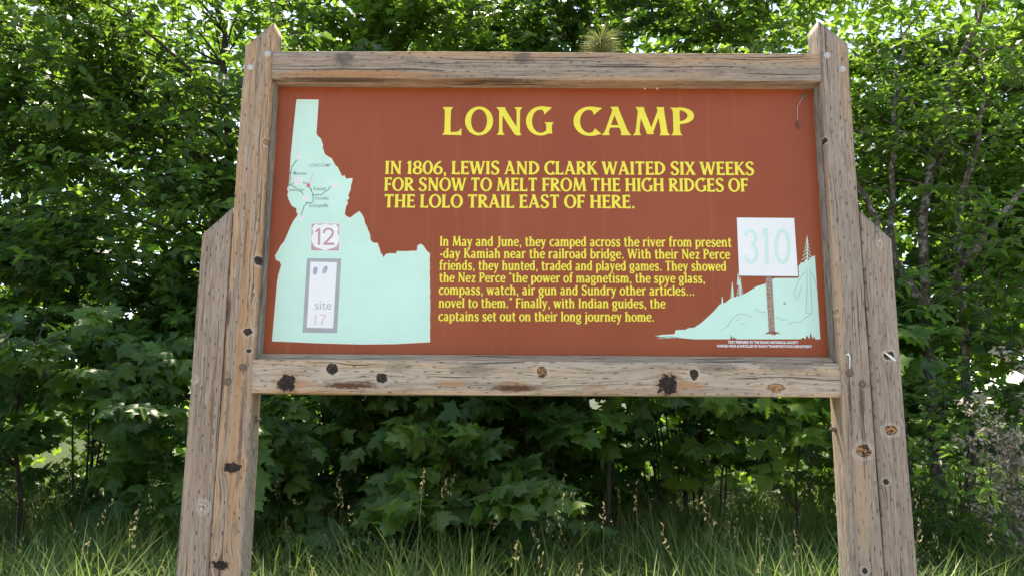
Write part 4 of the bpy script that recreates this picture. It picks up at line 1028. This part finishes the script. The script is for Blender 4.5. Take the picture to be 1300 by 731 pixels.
# --- pine top behind the top beam
rr = np.random.RandomState(8)
PINE_Y = 3.3
x, z = on_plane(763, 52, PINE_Y)
root = empty('pine_sapling', (x, PINE_Y, gz(x, PINE_Y))); tag(root, 'thin pine with one yellowish needle tuft showing above the top beam', 'pine')
zt = z-gz(x, PINE_Y); V, Fs = [], []
tube(V, Fs, [(0, 0, -.05), (.03, .02, zt*.4), (-.02, .02, zt*.75), (0, 0, zt)], [.024, .018, .012, .006], 7); mesh_obj('trunk', V, Fs, M['bark'], root, smooth=True)
NV, NL, NS, NTn = [], [], [], []
def needles(c, n, ln):
    for _ in range(n):
        d = rr.randn(3); d[2] = d[2]*.7+.35; d /= np.linalg.norm(d); sd_ = np.cross(d, rr.randn(3)); sd_ /= np.linalg.norm(sd_)
        l_ = ln*(.7+.4*rr.rand()); b0 = len(NV); mid = np.array(c)+d*l_*.5; tip = np.array(c)+d*l_+np.array([0, 0, -.12*l_])
        NV.extend([np.array(c)-sd_*.003, np.array(c)+sd_*.003, mid+sd_*.003, mid-sd_*.003, tip]); NL.extend([b0, b0+1, b0+2, b0+3, b0+3, b0+2, b0+4]); NS.extend([4, 3])
        NTn.extend([rr.rand()]*5)
for k in range(5): needles((0, 0, zt-.04*k), 90, .23)
for a in range(5):
    th = a*1.26; needles((.25*math.cos(th), .12+.2*math.sin(th), zt-.6), 60, .2)
np_mesh('needles', np.array(NV), NL, NS, M['needle'], root, NTn)

# --- dry seeding weeds at the right edge
def dry_weed(label, base, h, seed, n=7):
    rr = np.random.RandomState(seed); bx, by = base
    root = empty('dry_weed', (bx, by, gz(bx, by))); tag(root, label, 'weed', 'dry grey weeds by the right edge')
    V, Fs = [], []; P, D, N, S_, TT = [], [], [], [], []
    for i in range(n):
        a = rr.rand()*6.28; top = np.array([math.cos(a)*.28*rr.rand()-.12, math.sin(a)*.25*rr.rand(), h*(.75+.35*rr.rand())])
        st = bez((rr.randn()*.03, rr.randn()*.03, -.04), (top[0]*.2, top[1]*.2, top[2]*.6), tuple(top), 7); tube(V, Fs, st, [.006*(1-.7*k/6) for k in range(7)], 4)
        for k in range(10):
            u = .40+.58*rr.rand(); q = np.array(st[int(u*6)])+(np.array(st[min(int(u*6)+1, 6)])-np.array(st[int(u*6)]))*(u*6-int(u*6))
            e = q+np.array([rr.randn()*.09, rr.randn()*.08, .09*rr.rand()]); tube(V, Fs, bez(tuple(q), tuple((q+e)/2+np.array([0, 0, .02])), tuple(e), 4), [.003, .0025, .002, .001], 3)
            for _ in range(9):
                P.append(e+rr.randn(3)*.02); D.append(rr.randn(3)); N.append(rr.randn(3)); S_.append(.022+.03*rr.rand()); TT.append(rr.rand())
    leaves('seed_heads', 'oval', np.array(P), np.array(D), np.array(N), np.array(S_), M['fluff'], root, np.array(TT)); mesh_obj('stems', V, Fs, M['twig'], root)
dry_weed('grey dry weed with fluffy seed heads, tallest one at the right edge', (3.95, 2.55), 2.1, 71, 20)
dry_weed('grey dry weed nearest the right-hand posts, with fluffy seed heads', (3.55, 2.45), 1.7, 72, 13)
dry_weed('low grey dry weed cut by the photo\'s right edge', (4.1, 2.2), 1.6, 73, 12)

# --- tall grass
rr = np.random.RandomState(90)
def grass(n, straw=False):
    x = rr.uniform(-7.2, 7.2, n); y = .7+5.0*rr.rand(n)**1.0
    z = np.array([gz(a, b_) for a, b_ in zip(x, y)])-.02
    clump = .5+.5*np.sin(x*2.3+1.3*np.sin(y*1.7))*np.cos(y*1.9+x*.6); clump = .7*clump+.3*(.5+.5*np.sin(x*6.1+y*2)*np.sin(y*5.3-x*1.7))
    h = (.40+.50*rr.rand(n)+.42*clump)*(1.0 if not straw else 1.25)
    az = rr.rand(n)*6.28; lean = (.25+1.15*rr.rand(n)**1.2)*(1 if not straw else .45)
    wd = (.0032+.0062*rr.rand(n)**1.5)*(1 if not straw else .3)
    ns = 6; V = np.zeros((n, 2*ns+1, 3))
    dx, dy = np.cos(az), np.sin(az); px_, py_ = -dy, dx
    for i in range(ns+1):
        u = i/ns; rad = h*lean*u**2.0; up = h*(u-.38*lean*u**2.6)
        cx_, cy__, cz_ = x+dx*rad, y+dy*rad, z+up; ww = wd*(1-u**2.2)
        if i < ns:
            V[:, 2*i] = np.stack([cx_-px_*ww, cy__-py_*ww, cz_], 1); V[:, 2*i+1] = np.stack([cx_+px_*ww, cy__+py_*ww, cz_], 1)
        else: V[:, 2*ns] = np.stack([cx_, cy__, cz_], 1)
    tip = V[:, 2*ns]
    lp = []; szs = []
    for i in range(ns-1): lp += [2*i, 2*i+1, 2*i+3, 2*i+2]; szs.append(4)
    lp += [2*ns-2, 2*ns-1, 2*ns]; szs.append(3)
    K = 2*ns+1
    loops = (np.array(lp)[None]+(np.arange(n)*K)[:, None]).ravel()
    tone = np.repeat(np.clip(rr.rand(n)*.8+.2*clump, 0, 1), K)
    return V.reshape(-1, 3), loops, np.tile(szs, n), tone, tip, np.stack([dx, dy], 1)
V1, L1, S1, T1, _, _ = grass(62000)
V2, L2, S2, T2, tip, dxy = grass(480, True)
# seed heads: little diamonds along the top of the straw stalks
hv, hl, hs, ht = [], [], [], []
for i in range(len(tip)):
    n = rr.randint(8, 18); ln = .08+.10*rr.rand()
    for k in range(n):
        u = k/n; c = tip[i]-np.array([dxy[i][0]*.3*ln*u, dxy[i][1]*.3*ln*u, ln*u])+rr.randn(3)*.005*(1+2*u); d = rr.randn(3)*.5+np.array([0, 0, 1.0]); d /= np.linalg.norm(d)
        s_ = np.cross(d, rr.randn(3)); s_ /= np.linalg.norm(s_); l_ = .009+.008*rr.rand(); b0 = len(hv)
        hv += [c-d*l_, c+s_*l_*.35, c+d*l_, c-s_*l_*.35]; hl += [b0, b0+1, b0+2, b0+3]; hs.append(4); ht += [rr.rand()]*4
n1, n2 = len(V1), len(V2)
VV = np.concatenate([V1, V2, np.array(hv)]); LL = np.concatenate([L1, L2+n1, np.array(hl)+n1+n2]); SS = np.concatenate([S1, S2, np.array(hs)])
FM = np.concatenate([np.zeros(len(S1)), np.ones(len(S2)+len(hs))]); TT = np.concatenate([T1, T2, np.array(ht)])
o = np_mesh('grass', VV, LL, SS, [M['grass'], M['straw']], None, TT, FM)
tag(o, 'tall green grass with straw-coloured seed stalks below the trees', 'grass', kind='stuff')
